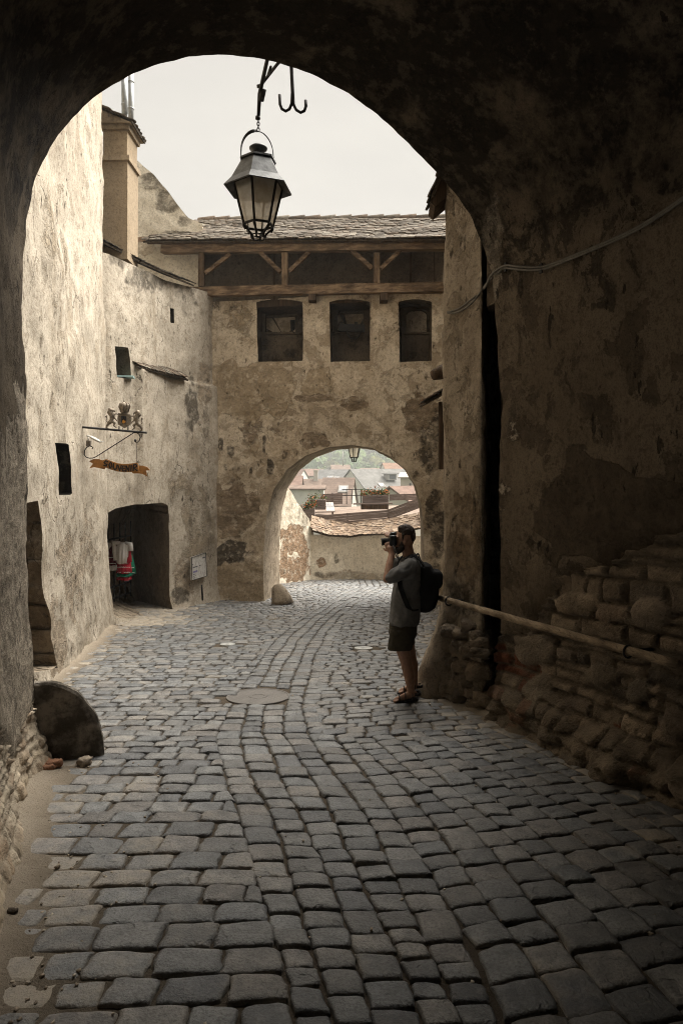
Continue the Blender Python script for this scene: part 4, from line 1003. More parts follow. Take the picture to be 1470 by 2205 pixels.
# ================================================================== SOUVENIR SIGN
S1 = lambda x, y: (160+x/8.167, 860+y/8.167)
def sg(x, y, dy=0): px, py = S1(x, y); Y = 10.2+(px-183)/132*.25+dy; return at(px, py, Y)
sb = thing('sign_bracket', 'wrought iron sign bracket carrying a crowned crest and two lions', 'sign bracket', sg(180, 490))
m = MB(); m.tube([sg(120, 484), sg(180, 490), sg(1275, 585)], .017, 6); m.build('bar', M_IRON, sb)
m = MB(); m.tube([sg(*p) for p in [(310,868),(330,850),(305,825),(262,818),(215,845),(180,900),(175,970),(210,1015),(265,1033),(330,1030),(380,1008),(700,805),(1040,588),(1090,582),(1140,610),(1160,665),(1145,720),(1110,753),(1075,748),(1068,715)]], .0075, 6)
m.sphere(sg(1072, 722), .022, 8, 6); m.build('scroll', M_IRON, sb)
px8 = 10.3/F/8.167
def lion(mir, dy_):
    fx = (lambda x: 1755-x) if mir else (lambda x: x)
    m = MB()
    def C(pts, rs): m.caps([sg(fx(x), y+dy_) for x, y in pts], [r*px8 for r in rs], 8)
    C([(690,195),(640,185),(625,225)], [20, 38, 40]); C([(640,225),(668,290),(655,360),(625,405)], [40, 45, 32, 36]); C([(705,200),(712,212)], [12, 9])
    C([(610,410),(570,470),(565,500),(600,512)], [28, 19, 14, 11]); C([(660,385),(715,415),(690,460),(735,492)], [26, 18, 13, 11])
    C([(690,265),(735,250),(775,262)], [18, 12, 10]); C([(690,315),(730,350),(752,380)], [18, 12, 10]); C([(595,405),(558,375),(575,330),(562,300)], [9, 8, 8, 17]); C([(562,300),(575,280)], [16, 7])
    C([(620,170),(600,230),(625,280)], [22, 26, 16])
    return remeshed(m, 'lion', M_BRONZE, sb, .0055, 1, lambda v, n: v+n*(.003*nz(v, 60)))
lion(False, 0); lion(True, 38)
m = MB(); sh = [(770,240),(985,262),(1000,330),(985,440),(930,475),(880,505),(820,470),(765,440),(757,330)]
m.prism([sg(x, y, -.012) for x, y in sh], (0, .03, 0)); shield = m.build('shield', M_BRONZE, sb, False)
m = MB(); m.prism([sg(x, y, -.022) for x, y in [(825,290),(915,297),(915,400),(870,432),(825,400)]], (0, .012, 0)); m.build('shield_field', M_NAVY, shield, False)
m = MB()
for x in (838, 868, 898): m.prism([sg(x-11, 345+(x-838)*.07, -.027), sg(x-11, 300, -.027), sg(x+11, 300, -.027), sg(x+11, 345, -.027)], (0, .008, 0))
m.prism([sg(830, 342, -.028), sg(910, 348, -.028), sg(910, 372, -.028), sg(830, 366, -.028)], (0, .008, 0)); m.build('castle_emblem', M_INK, shield, False)
m = MB(); m.prism([sg(x, y, -.03) for x, y in [(845,370),(872,352),(885,380),(900,372),(898,405),(868,425),(838,405)]], (0, .008, 0)); m.build('flame_emblem', M_FLAME, shield, False)
m = MB(); c0 = sg(882, 215); m.lathe(c0-Vector((0, 0, 0)), [(.048, -.03), (.052, -.012), (.062, .03), (.080, .075), (.070, .115), (.035, .138), (.012, .145), (.014, .155), (.012, .165)], 20)
for k in range(8):
    t = k*math.pi/4; m.tube([c0+Vector((r*math.cos(t), r*math.sin(t), z)) for r, z in ((.055, -.01), (.068, .03), (.086, .075), (.076, .117), (.035, .142))], .008, 5)
m.build('crown', M_BRONZE, sb)
m = MB(); m.tube([sg(787, 470), sg(787, 560)], .009, 5); m.tube([sg(945, 480), sg(945, 575)], .009, 5); m.build('crest_stem', M_IRON, sb)
bn = thing('souvenir_sign', 'ochre scroll-shaped wooden sign lettered SOUVENIR hanging from the iron bracket', 'sign', sg(800, 1280))
m = MB(); body = [(465,1195),(495,1070),(560,1048),(660,1088),(760,1122),(870,1136),(980,1128),(1105,1113),(1125,1160),(1140,1280),(1010,1277),(880,1281),(760,1266),(650,1236),(545,1196)]
m.prism([sg(x, y, -.012) for x, y in body], (0, .022, 0)); m.build('board', M_BANNER, bn, False)
for P in ([(497,1072),(430,1050),(340,1047),(258,1086),(328,1132),(263,1210),(345,1190),(530,1228),(548,1195),(480,1190)], [(1122,1160),(1200,1165),(1280,1190),(1332,1247),(1255,1250),(1282,1357),(1200,1312),(1130,1300),(1030,1303),(1008,1275),(1120,1275)]):
    m = MB(); m.prism([sg(x, y, .012) for x, y in P], (0, .02, 0)); m.build('ribbon_tail', M_BANNER, bn, False)
LET = {'S': [[(590,1092),(556,1078),(524,1106),(545,1132),(577,1145),(562,1170),(520,1160)]], 'O': [[(638,1102),(610,1150),(628,1203),(664,1178),(657,1126),(638,1102)]], 'U': [[(692,1128),(690,1200),(714,1238),(744,1212),(752,1150)]], 'V': [[(768,1150),(797,1254),(828,1158)]],
       'E': [[(898,1172),(855,1170),(838,1214),(858,1258),(898,1255)], [(842,1214),(886,1210)]], 'N': [[(910,1265),(917,1170),(960,1260),(967,1162)]], 'I': [[(1003,1158),(997,1262)]], 'R': [[(1036,1256),(1042,1150),(1088,1144),(1102,1178),(1046,1206),(1106,1250)]]}
m = MB()
for k, ls in LET.items():
    for ln in ls:
        for (x0, y0), (x1, y1) in zip(ln, ln[1:]):
            a, b = sg(x0, y0, -.019), sg(x1, y1, -.019); e = (b-a).normalized()*.006; m.beam(a-e, b+e, .008, .017, 1, 0, (b-a).cross(Vector((0, 1, 0))))
m.build('lettering', M_INK, bn, False)
m = MB()
for x, y0, y1 in ((525, 520, 1060), (1095, 760, 1115)): m.tube([sg(x, y0), sg(x, y1)], .0025, 4)
m.build('hanging_wire', M_IRON, bn)
lp = thing('wall_lamp', 'small white flood lamp on the plaster wall under the sign bracket', 'lamp', sg(250, 640))
m = MB(); m.loft([[sg(250+dx, 640+dx*.5)+Vector((0, .05*math.cos(t)*w, .024*math.sin(t)*w)) for t in [2*math.pi*k/10 for k in range(10)]] for dx, w in ((0, .3), (40, .9), (120, 1.1), (190, .9), (215, .4))]); m.build('head', M_WHITE, lp)
m = MB(); m.tube([sg(455, 742), sg(510, 744)], .008, 6); m.tube([sg(215, 640), sg(255, 640)], .014, 6); m.tube([sg(245, 640, .05), sg(245, 745, .05)], .01, 6); m.build('arm', M_WHITE, lp)
m = MB(); c = sg(252, 775, .06); m.box(c, (.06, .06, .085)); m.build('junction_box', simple('grey_box', (.20, .17, .14), .7), lp, False)

# ================================================================== SHOP NICHE: barred gate and costumes
gt = thing('barred_gate', 'black barred iron gate inside the shop doorway niche', 'gate', (-5.0, 14.9, -1.3))
m = MB(); ga, gb_ = Vector((-4.86, 15.75, 0)), Vector((-5.2, 13.7, 0))
zg = lambda y: at(0, y, 15.3).z
for k in range(9):
    p = ga.lerp(gb_, k/8); m.tube([Vector((p.x, p.y, zg(1292))), Vector((p.x, p.y, zg(1125)))], .016, 6)
for y in (1157, 1258, 1283): m.beam(Vector((ga.x, ga.y, zg(y))), Vector((gb_.x, gb_.y, zg(y))), .02, .04, 2, 0)
m.build('bars', M_IRON, gt, False)
S2 = lambda x, y: (200+x/5.654, 1080+y/5.654)
def sd(x, y, Y=14.75): return at(*S2(x, y), Y)
def cloth(name, rows, mat, parent, Y, fold=.012, nf=9, thick=.06, ph=0):
    """rows: (y, x left, x right); an oval tube of cloth with folds"""
    R = []; n = 44
    for i, (y, a, b) in enumerate(rows):
        L, Rr = sd(a, y, Y), sd(b, y, Y); c = (L+Rr)/2; hw = (Rr-L).length/2; g = i/(len(rows)-1)
        R.append([c+Vector(((hw+fold*g*math.cos(nf*t+ph))*math.cos(t), (thick*(.5+g)+fold*g*math.sin(nf*t+ph))*math.sin(t)*1.0, .006*math.sin(3*t+i))) for t in [2*math.pi*k/n for k in range(n)]])
    return MB().loft(R).build(name, mat, parent)
def clothmat(name, c, stripes=()):
    t = NT(name); n = t.noise(40, 4, .6); col = t.mix(t.ramp(n, .3, .7), [k*.85 for k in c], c)
    t.bump(t.noise(300, 2), .001, .5); return t.out(col, .9, .1)
CW, CR, CM, CG = clothmat('white_cotton', (.80, .77, .75)), clothmat('red_cotton', (.42, .028, .045)), clothmat('maroon_cotton', (.10, .012, .02)), clothmat('green_cotton', (.02, .19, .11))
d1 = thing('folk_dress', 'red folk dress with white blouse and green hem band', 'dress', sd(370, 950), 'folk dresses on the barred gate')
cloth('blouse', [(500,325,400),(515,300,425),(560,290,430),(640,288,428),(752,300,415)], CW, d1, 14.10)
for P in ([(505,330),(500,250),(560,262),(715,275)], [(505,395),(520,455),(600,465)]):
    pts = [sd(x, y, 14.10) for y, x in P]; MB().tube(pts, [.035, .055, .05, .04][:len(pts)], 10).build('sleeve', CW, d1)
cloth('skirt', [(735,300,462),(800,298,466),(868,294,470)], CR, d1, 14.14, .015, 11, .08)
cloth('skirt_band', [(866,293,470),(908,293,470)], CG, d1, 14.14, .016, 11, .085, 1); cloth('skirt_hem', [(906,294,468),(950,300,464)], CR, d1, 14.15, .016, 11, .085, 2)
cloth('vest', [(590,415,462),(660,420,466),(740,418,466)], CR, d1, 14.16)
for y in (862, 800): m = MB(); m.tube([sd(x, y+3*math.sin(x*.3), 14.04) for x in range(300, 466, 12)], .006, 5); m.build('braid', CW, d1)
m = MB(); m.tube([sd(310, 485), sd(405, 490)], .018, 6); m.tube([sd(360, 485), sd(360, 465), sd(375, 455)], .005, 5); m.build('hanger', M_WX, d1)
d2 = thing('folk_dress', 'maroon folk dress with white skirt hanging on the barred gate', 'dress', sd(225, 830), 'folk dresses on the barred gate')
cloth('bodice', [(530,195,262),(600,180,268),(690,172,280),(772,165,290)], CM, d2, 14.22); cloth('skirt', [(755,165,290),(830,158,298)], CW, d2, 14.24, .014, 10, .08)
cloth('collar', [(505,180,215),(540,160,235),(585,160,200)], CW, d2, 14.20)
for y in (682, 756): MB().tube([sd(x, y+3*math.sin(x*.3), 14.13) for x in range(170, 288, 12)], .006, 5).build('braid', CW, d2)
d3 = thing('folk_dress', 'green folk skirt showing behind the red dress on the barred gate', 'dress', sd(490, 885), 'folk dresses on the barred gate')
cloth('skirt', [(640,455,475),(760,450,500),(880,440,518)], CG, d3, 14.36, .014, 9, .08)
for y in (806, 868): MB().tube([sd(x, y, 14.26) for x in (455, 480, 500+(y-800)*.1)], .006, 5).build('braid', CW, d3)
# notice board
bd = thing('notice_board', 'tall white notice board with faded print on the plaster wall', 'notice board', at(421, 1248, 15.6))
q = [at(x, y, Y) for x, y, Y in ((404.5,1249,15.15),(403.5,1200,15.15),(434,1189.5,15.85),(436.5,1240,15.85))]; q = [p+Vector((.10, -.05, 0)) for p in q]
nn = (q[3]-q[0]).cross(q[1]-q[0]).normalized()
if nn.y > 0: nn = -nn
t = NT('faded_notice_print'); n = t.noise(14, 6, .7); n2 = t.noise(50, 4, .7); c = t.mix(t.ramp(n, .35, .6), (.36, .33, .29), (.55, .53, .50)); c = t.mix(t.ramp(n2, .6, .66), c, (.12, .11, .12)); M_NOT = t.out(c, .7)
MB().prism(q, -nn*.03).build('panel', M_NOT, bd, False)
def uvq(u, v): return q[0].lerp(q[3], u).lerp(q[1].lerp(q[2], u), v)
m = MB()
for u0, u1, v0, v1 in ((.08,.4,.52,.56),(.5,.6,.52,.56),(.75,.95,.8,.84),(.1,.25,.14,.17),(.1,.22,.06,.09),(.08,.2,.22,.25),(.06,.1,.64,.7)): m.prism([uvq(u0, v0)+nn*.003, uvq(u1, v0)+nn*.003, uvq(u1, v1)+nn*.003, uvq(u0, v1)+nn*.003], nn*.002)
m.build('printed_bars', simple('faded_ink', (.07, .07, .08), .7), bd, False)
m = MB(); m.prism([uvq(.08, .3)+nn*.003, uvq(.38, .3)+nn*.003, uvq(.38, .38)+nn*.003, uvq(.08, .38)+nn*.003], nn*.002); m.build('printed_block', simple('faded_violet_ink', (.18, .16, .28), .7), bd, False)
MB().tube([q[0]+nn*.006, q[1]+nn*.006, q[2]+nn*.006, q[3]+nn*.006, q[0]+nn*.006], .008, 4).build('rim', M_IRON, bd, False)
m = MB(); m.tube([at(424, 1258, 15.5)+Vector((.12,-.06,0)), at(426, 1292, 15.5)+Vector((.12,-.06,0))], .02, 7); tag(m.build('drain_pipe', M_DARK, None), 'short black pipe on the wall below the notice board', 'pipe')

# ================================================================== HANDRAIL, CABLES on the right wall
def rw(px, py, off): a = (px-735)/F; Y = (4.03-off*1.08)/(a+.404); return at(px, py, Y)
hr = thing('handrail', 'worn wooden pole handrail held by two iron rings on the rubble wall', 'handrail', rw(1200, 1360, .15))
a = rw(948, 1288, .16); b = rw(1463, 1432, .16); m = MB(); N_ = 26
pts = [a.lerp(b, k/N_)+Vector((0, 0, .002*math.sin(k*.9)-.004*math.sin(math.pi*k/N_))) for k in range(N_+1)]
m.tube(pts, [.031+.003*nz(Vector((k*.7, 3, 0)), 1) for k in range(N_+1)], 14)
pole = m.build('pole', M_POLE, hr)
for px in (966, 1352, ):
    c = pts[int(round((px-948)/515*N_))]
    c = a.lerp(b, ((rw(px, 1300, .16).y-a.y)/(b.y-a.y))); ax = (b-a).normalized(); u = ax.cross(Vector((0, 0, 1))).normalized(); v = u.cross(ax)
    m = MB(); m.tube([c+(u*math.cos(t)+v*math.sin(t))*.041+Vector((0, 0, -.008)) for t in [2*math.pi*k/14 for k in range(15)]], .008, 6); m.tube([c-RN*.03, c-RN*.3+Vector((0, 0, -.02))], .012, 6); m.build('ring_bracket', M_IRON, hr)
m = MB(); c = onwall(BV_V, 1140, 1405, .03); m.box(c, (.022, .08, .075), WM); tag(m.build('iron_cramp', M_IRON, None, False), 'short black iron cramp driven into the rubble wall below the handrail', 'cramp')
cb = thing('wall_cable', 'pair of grey cables sagging across the dark passage wall', 'cable', rw(1090, 575, .05))
def cpt(px, py, off=.02): return onwall(BV_R, px, py, .02 if off > 0 else .0, None) or rw(px, py, .05)
p1 = [(966,672),(976,669),(995,662),(1015,648),(1038,622),(1062,590),(1090,571),(1120,573),(1165,574),(1200,565),(1250,545),(1310,520),(1370,492),(1420,462),(1470,428),(1540,380)]
p2 = [(967,674),(985,672),(1008,662),(1030,640),(1052,610),(1078,584),(1092,577),(1130,580),(1168,579),(1202,569),(1252,549),(1312,524),(1372,496),(1422,466),(1472,432),(1540,386)]
def spl(P, n=5):
    r = []
    for i in range(len(P)-1):
        p0, p1_, p2_, p3 = P[max(i-1, 0)], P[i], P[i+1], P[min(i+2, len(P)-1)]
        for k in range(n):
            t = k/n; r.append(.5*((2*p1_)+(p2_-p0)*t+(2*p0-5*p1_+4*p2_-p3)*t*t+(3*p1_-p0-3*p2_+p3)*t*t*t))
    return r+[P[-1]]
for P in (p1, p2): MB().tube(spl([cpt(*p) for p in P]), .010, 8).build('cable', M_CABLE, cb)
m = MB()
for px, py in ((1040,623),(1092,574),(1168,577)): c = cpt(px, py); m.beam(c+Vector((0, 0, -.04)), c+Vector((0, 0, .04)), .03, .012, 1, 0, RN)
m.build('clip', M_IRON, cb, False)
# ================================================================== PHOTOGRAPHER
PY = 7.03
def pp(px, py, dy=0): return at(px, py, PY)+Vector((0, dy, 0))
S_ = PY/F
t = NT('skin'); n = t.noise(30, 4, .6); t.bump(t.noise(220, 2), .0008, .4)
M_SKIN = t.out(t.mix(t.ramp(n, .35, .65), (.28, .155, .10), (.36, .21, .14)), .55, .3)
M_HAIR = simple('dark_brown_hair', (.028, .018, .012), .7, 0, .25, .5, 90, .006)
def fabric(name, c, sc=500):
    t = NT(name); n = t.noise(25, 5, .65); n2 = t.noise(sc, 2, .6); t.bump(t.ma('ADD', t.ma('MULTIPLY', n, .6), t.ma('MULTIPLY', n2, .15)), .008, .7)
    return t.out(t.mix(t.ramp(n, .3, .7), [k*.8 for k in c], [k*1.15 for k in c]), .92, .1)
M_SHIRT, M_SHORT, M_PACK = fabric('grey_jersey', (.135, .132, .127)), fabric('olive_cotton', (.055, .048, .034)), fabric('black_nylon', (.012, .012, .0125))
M_SAND_ = simple('black_sandal_leather', (.02, .016, .013), .6); M_CAM = simple('black_camera_body', (.012, .012, .013), .35, 0, .5, .2, 30); M_LENS = simple('lens_glass', (.01, .01, .015), .05, 0, .8)
man = thing('person', 'bearded man in grey t-shirt, olive shorts and sandals raising a camera', 'person', gp(872, 1503))
B = MB()
B.sphere(pp(872, 1158), (.098, .079, .118), 18, 14); B.caps([pp(861, 1171), pp(858, 1180)], [.052, .044], 14)   # skull, jaw
B.caps([pp(852, 1160), pp(848.5, 1167)], [.012, .014], 8)                                                       # nose
B.sphere(pp(853, 1156, 0), (.03, .062, .022), 12, 8)                                                            # brow
B.caps([pp(876, 1178), pp(881, 1204)], [.059, .066], 14)
for s in (-1, 1): B.sphere(pp(869.5, 1166, .078*s), (.019, .012, .032), 10, 8)
B.caps([pp(881, 1212, 0), pp(880, 1260, 0), pp(870, 1335, 0)], [.085, .09, .11])                             # trunk under the shirt
def hand(palm, wrist, fdir, cur, side, up):
    """palm plus four fingers of unequal length and a thumb"""
    B.caps([wrist, palm], [.026, .034], 10)
    f = fdir.normalized(); c = cur.normalized(); u = up.normalized()
    for k, L in enumerate((.066, .076, .071, .056)):
        o = palm+u*(.030-.020*k)+f*.022
        B.caps([o, o+f*L*.45, o+f*L*.68+c*L*.30, o+f*L*.70+c*L*.58], [.0098, .0092, .0084, .0075], 8)
    o = palm+u*.028-f*.01
    B.caps([o, o+u*.028+c*.012+f*.008, o+u*.040+c*.03+f*.026], [.0115, .0105, .009], 8)
# near (left) arm under the lens
B.caps([pp(880, 1214, -.17), pp(830, 1240, -.20), pp(836, 1212, -.14), pp(841, 1191, -.08)], [.05, .041, .038, .028])
hand(pp(838, 1180, -.055), pp(841, 1191, -.08), Vector((-.35, .25, .9)), Vector((.3, .9, .3)), 1, Vector((-.9, -.1, -.35)))
# far (right) arm, hand over the top plate
B.caps([pp(878, 1214, .18), pp(846, 1226, .27), pp(846, 1170, .15)], [.05, .041, .029])
hand(pp(843, 1151, .085), pp(846, 1168, .14), Vector((-.55, -.8, .12)), Vector((-.1, -.5, -.8)), -1, Vector((-.75, .35, .3)))
# legs and feet
B.caps([pp(866, 1340, -.085), pp(866, 1395, -.085), pp(871, 1418, -.085), pp(877, 1442, -.085), pp(881, 1468, -.085), pp(883, 1486, -.085)], [.09, .072, .058, .056, .044, .037])
B.caps([pp(872, 1340, .10), pp(881, 1395, .10), pp(886, 1418, .10), pp(891, 1438, .10), pp(893, 1466, .10), pp(894, 1483, .10)], [.09, .07, .056, .055, .042, .036])
for (hx, hy, dy, tx, ty) in ((893, 1494, -.085, 848, 1500.5), (902, 1490, .10, 862, 1494)):
    h = pp(hx, hy, dy); to = pp(tx, ty, dy-.02); B.caps([h+Vector((-.02, 0, .03)), h.lerp(to, .35)+Vector((0, 0, .028)), h.lerp(to, .75)+Vector((0, 0, .008)), to+Vector((.01, 0, .004))], [.036, .038, .030, .022])
    for k in range(5): o = h.lerp(to, .86)+Vector((0, (k-2)*.016, 0)); B.caps([o, to+Vector((.012*abs(k-1)-.012, (k-2)*.018, -.004))], [.012, .0105 if k else .013], 8)
body = remeshed(B, 'body', M_SKIN, man, .0068, 3)
body['label'] = 'tanned skin of face, arms and legs'
for s in (-1, 1):
    m = MB(); m.sphere(pp(852.5, 1158, .032*s), .0125, 10, 8); m.build('eye', simple('eye_white', (.6, .58, .55), .3), man)
H = MB(); H.sphere(pp(874.5, 1146), (.093, .0775, .080), 18, 12); H.sphere(pp(885, 1155), (.048, .070, .068), 16, 12); H.sphere(pp(864, 1137.5), (.040, .054, .028), 12, 8); H.sphere(pp(872, 1136), (.07, .06, .034), 12, 8); H.caps([pp(866, 1150, -.075), pp(865, 1164, -.078)], [.012, .008]); H.caps([pp(866, 1150, .075), pp(865, 1164, .078)], [.012, .008])
remeshed(H, 'hair', M_HAIR, man, .008, 2, lambda v, n: v+n*(.004*nz(v, 70)+.003*nz(v, 30)))
H = MB(); H.sphere(pp(858.5, 1181), (.046, .05, .042), 14, 10); H.caps([pp(864, 1168, -.066), pp(863, 1180, -.06), pp(856, 1187, -.02)], [.018, .03, .03]); H.caps([pp(864, 1168, .066), pp(863, 1180, .06), pp(856, 1187, .02)], [.018, .03, .03]); H.sphere(pp(850, 1174), (.016, .03, .01), 10, 6)
remeshed(H, 'beard', M_HAIR, man, .008, 2, lambda v, n: v+n*.004*nz(v, 60))
def oval(py, x0, x1, hw, dy=0, p=2.4, n=28):
    c = pp((x0+x1)/2, py, dy); r = (x1-x0)/2*S_
    def se(q): return math.copysign(abs(q)**(2/p), q)
    return [c+Vector((r*se(math.cos(t)), hw*se(math.sin(t)), 0)) for t in [2*math.pi*k/n for k in range(n)]]
T = MB()
T.loft([oval(1195, 870, 893, .075), oval(1202, 864, 900, .15), oval(1210, 860, 903, .195), oval(1226, 856, 905, .215), oval(1250, 850, 905, .215), (oval(1280, 843, 905, .21)), oval(1310, 839, 904, .212), oval(1332, 837, 902, .214), oval(1341, 837, 900, .214)])
T.caps([pp(881, 1213, -.16), pp(858, 1226, -.20), pp(838, 1238, -.205)], [.078, .080, .068], 18); T.caps([pp(880, 1213, .16), pp(862, 1222, .22), pp(852, 1225, .25)], [.078, .078, .07], 18)
def folds(v, n):
    z = v.z; a = mn.noise(Vector((v.x*9+z*3.5, v.y*9, z*2.2))); b = mn.noise(Vector((v.x*18-z*9, v.y*15, z*5)))
    low = sstep(1.0, -.2, z+1.0) if False else 1
    c_ = mn.noise(Vector((v.x*5+z*7, v.y*7, z*6-v.x*8))); return v+n*(.016*a+.009*b-.014*max(0, .28-abs(c_))*1.5)
remeshed(T, 'tshirt', M_SHIRT, man, .009, 4, folds)
Q = MB()
Q.loft([oval(1325, 842, 897, .17), oval(1345, 839, 898, .185), oval(1362, 837, 896, .19), oval(1368, 838, 895, .185)])
Q.loft([oval(1350, 838, 888, .095, -.095), oval(1372, 835, 886, .10, -.095), oval(1393, 833, 884, .105, -.095)]); Q.loft([oval(1350, 850, 897, .095, .10), oval(1372, 852, 895, .10, .10), oval(1391, 856, 895, .105, .10)])
remeshed(Q, 'shorts', M_SHORT, man, .009, 3, lambda v, n: v+n*(.007*mn.noise(Vector((v.x*14, v.y*14, v.z*5)))+.004*nz(v, 28)))
for (hx, hy, dy, tx, ty) in ((898, 1500, -.085, 840, 1504.5), (906, 1496, .10, 856, 1498)):
    h, to = pp(hx, hy, dy), pp(tx, ty, dy-.02); m = MB(); R = []
    for k in range(9):
        u = k/8; c = h.lerp(to, u); w = .034+.014*math.sin(math.pi*min(1, u*1.1))+(.006 if u > .5 else 0)
        if k in (0, 8): w *= .6
        R.append([c+Vector((0, -w, -.008)), c+Vector((0, w, -.008)), c+Vector((0, w*.97, .012)), c+Vector((0, -w*.97, .012))])
    m.loft(R)
    for u, wz in ((.22, .075), (.48, .068), (.70, .05)):
        c = h.lerp(to, u); pts = [c+Vector((0, .043*math.cos(t), .006+wz*math.sin(t))) for t in [math.pi*k/10 for k in range(11)]]
        for i in range(10): m.beam(pts[i], pts[i+1], .028, .008, 1, 0, (1, 0, 0.01))
    c = h+Vector((-.012, 0, .06)); pts = [c+Vector((.05*math.cos(t)*1.0-.01, .042*math.sin(t), 0)) for t in [-math.pi*.6+1.2*math.pi*k/10 for k in range(11)]]
    for i in range(10): m.beam(pts[i], pts[i+1], .006, .028, 1, 0)
    m.build('sandal', M_SAND_, man, False)
# camera, held
cm = thing('camera', 'black camera with lens held up to the eye of the man in the grey t-shirt', 'camera', pp(843, 1162))
m = MB(); m.loft([oval(1174, 838.5, 852, .068, .0, 5), oval(1172, 837, 853, .072, .0, 5), oval(1154, 837, 853, .072, 0, 5), oval(1152, 838.5, 852, .068, 0, 5)]); m.build('body', M_CAM, cm)
m = MB(); m.loft([oval(1153, 838, 854, .034), oval(1148, 839, 853, .026), oval(1146, 841, 851, .02)]); m.build('viewfinder_hump', M_CAM, cm)
ax = (pp(821, 1167.5)-pp(839, 1166)); L = ax.length
m = MB().lathe(pp(839, 1165.5), [(.034, -.01), (.034, L*.4), (.036, L*.42), (.036, L*.85), (.040, L*.87), (.040, L), (.032, L), (.028, L*.93)], 22, ax.normalized()); m.build('lens', M_CAM, cm)
m = MB().lathe(pp(839, 1165.5)+ax.normalized()*L*.9, [(.03, 0), (.02, .006), (.002, .009)], 18, ax.normalized()); m.build('front_element', M_LENS, cm)
m = MB(); m.tube([pp(845, 1172, -.075), pp(847, 1184, -.075), pp(851, 1195, -.07), pp(858, 1204, -.075)], .006, 5); m.tube([pp(845, 1172, -.075), pp(850, 1182, -.08), pp(856, 1198, -.06), pp(864, 1206, -.05)], .005, 5); m.build('strap', simple('grey_strap', (.16, .15, .14), .7), cm)
# backpack, worn
bp = thing('backpack', 'bulky black backpack on the back of the photographer', 'backpack', pp(918, 1315))
Pk = MB(); Pk.loft([oval(1213, 903, 922, .09), oval(1217, 899, 928, .125), oval(1232, 896, 938, .145), oval(1262, 891, 945, .155), oval(1288, 890, 944, .155), oval(1306, 893, 936, .145), oval(1315, 900, 926, .12)])
Pk.loft([oval(1228, 925, 947, .10, 0, 4), oval(1234, 925, 951, .115, 0, 4), oval(1258, 925, 951, .115, 0, 4), oval(1264, 925, 948, .10, 0, 4)])
remeshed(Pk, 'pack', M_PACK, bp, .009, 5, lambda v, n: v+n*(.008*nz(v, 9)+.003*nz(v, 25)))
for s in (-1, 1):
    m = MB(); pts = spl([pp(910, 1216, .11*s), pp(898, 1200, .13*s), pp(884, 1193, .14*s), pp(868, 1206, .15*s), pp(857, 1232, .165*s), pp(858, 1256, .20*s), pp(868, 1285, .215*s), pp(880, 1306, .20*s), pp(895, 1308, .15*s)], 5)
    for i in range(len(pts)-1): m.beam(pts[i], pts[i+1], .045, .012, 1, 0, (pts[i]-pp(876, 1260, 0)))
    m.build('shoulder_strap', M_PACK, bp, False)
m = MB(); m.tube(spl([pp(899, 1206, -.03), pp(896, 1196, -.01), pp(901, 1194, .02), pp(906, 1210, .04)]), .009, 6); m.build('haul_loop', M_PACK, bp)
# ================================================================== BEYOND THE FAR ARCH
sl_ = thing('sloping_wall', 'crumbling plaster and rubble wall sloping down just beyond the far arch', 'wall', (-1.6, 22.2, -1.9))
def dw(p, u): return .04*fbm(p, .9, 3)+.02*nz(p, 4)+.012*nz(p, 11)
SWL = [(x, y) for x, y in ((590,1010),(606,1030),(622,1052),(640,1082),(656,1104),(668,1122),(675,1148),(679,1176))]
wplan = [(-2.35, 20.3), (-1.0, 22.7)]
tops = []
for x, y in SWL:
    a = (x-735)/F; s = (20.3*a+2.35)/(1.35-2.4*a); Y = 20.3+2.4*s; tops.append((s*math.hypot(1.35, 2.4), CZ+(HZ-y)/F*Y))
wall('wall', wplan, lambda u: interp(tops, u), -2.3, .045, [], dw, M_GARDEN, sl_, [(2,628,1165,34,40,.72),(2,640,1230,34,26,.9),(2,655,1190,14,40,.7),(1,632,1070,14,30,.45),(1,650,1120,14,30,.5),(2,612,1200,12,50,.6),(1,618,1228,20,8,.5)])
m = MB()
for i in range(len(tops)-1):
    pass
V = []; Fc = []
for i, (u, z) in enumerate(tops):
    s = u/math.hypot(1.35, 2.4); p = Vector((-2.35+1.35*s, 20.3+2.4*s, z-.01)); q = p+Vector((-.35, .25, 0)); V += [p, q, Vector((p.x, p.y, -2.4))+Vector((-.35, .25, 0))]
for i in range(len(tops)-1): Fc += [(3*i, 3*i+1, 3*i+4, 3*i+3), (3*i+1, 3*i+2, 3*i+5, 3*i+4)]
Fc.append((3*len(tops)-3, 3*len(tops)-2, 3*len(tops)-1))
mesh_obj('coping', V, Fc, M_GARDEN, sl_, False, {'mask': [(0,.3,0,1)]*len(V)})
gw = thing('garden_wall', 'low cream garden wall capped with flat clay tiles across the street end', 'wall', (1, 22.5, -1.9))
GWP = [(-1.02, 22.65), (.3, 22.95), (1.6, 22.7), (3.6, 21.7)]
EV = [(672,1143),(706,1153),(751,1156),(780,1152),(827,1150),(870,1144),(912,1136),(980,1124)]
def gwY(px): 
    for (x0, y0), (x1, y1) in zip(GWP, GWP[1:]):
        a = (px-735)/F; den = (x1-x0)-a*(y1-y0)
        s = (a*y0-x0)/den
        if -.02 <= s <= 1.02: return y0+s*(y1-y0)
    return GWP[-1][1] if px > 800 else GWP[0][1]
wall('wall', GWP, lambda u: -.40, -2.4, .05, [], dw, M_GARDEN, gw, [(2,690,1212,14,14,.6),(1,724,1202,6,12,.75),(1,765,1215,8,14,.4),(1,700,1238,40,8,.5),(1,790,1252,50,5,.5),(0,690,1170,20,50,.35),(0,760,1240,90,12,.5)])
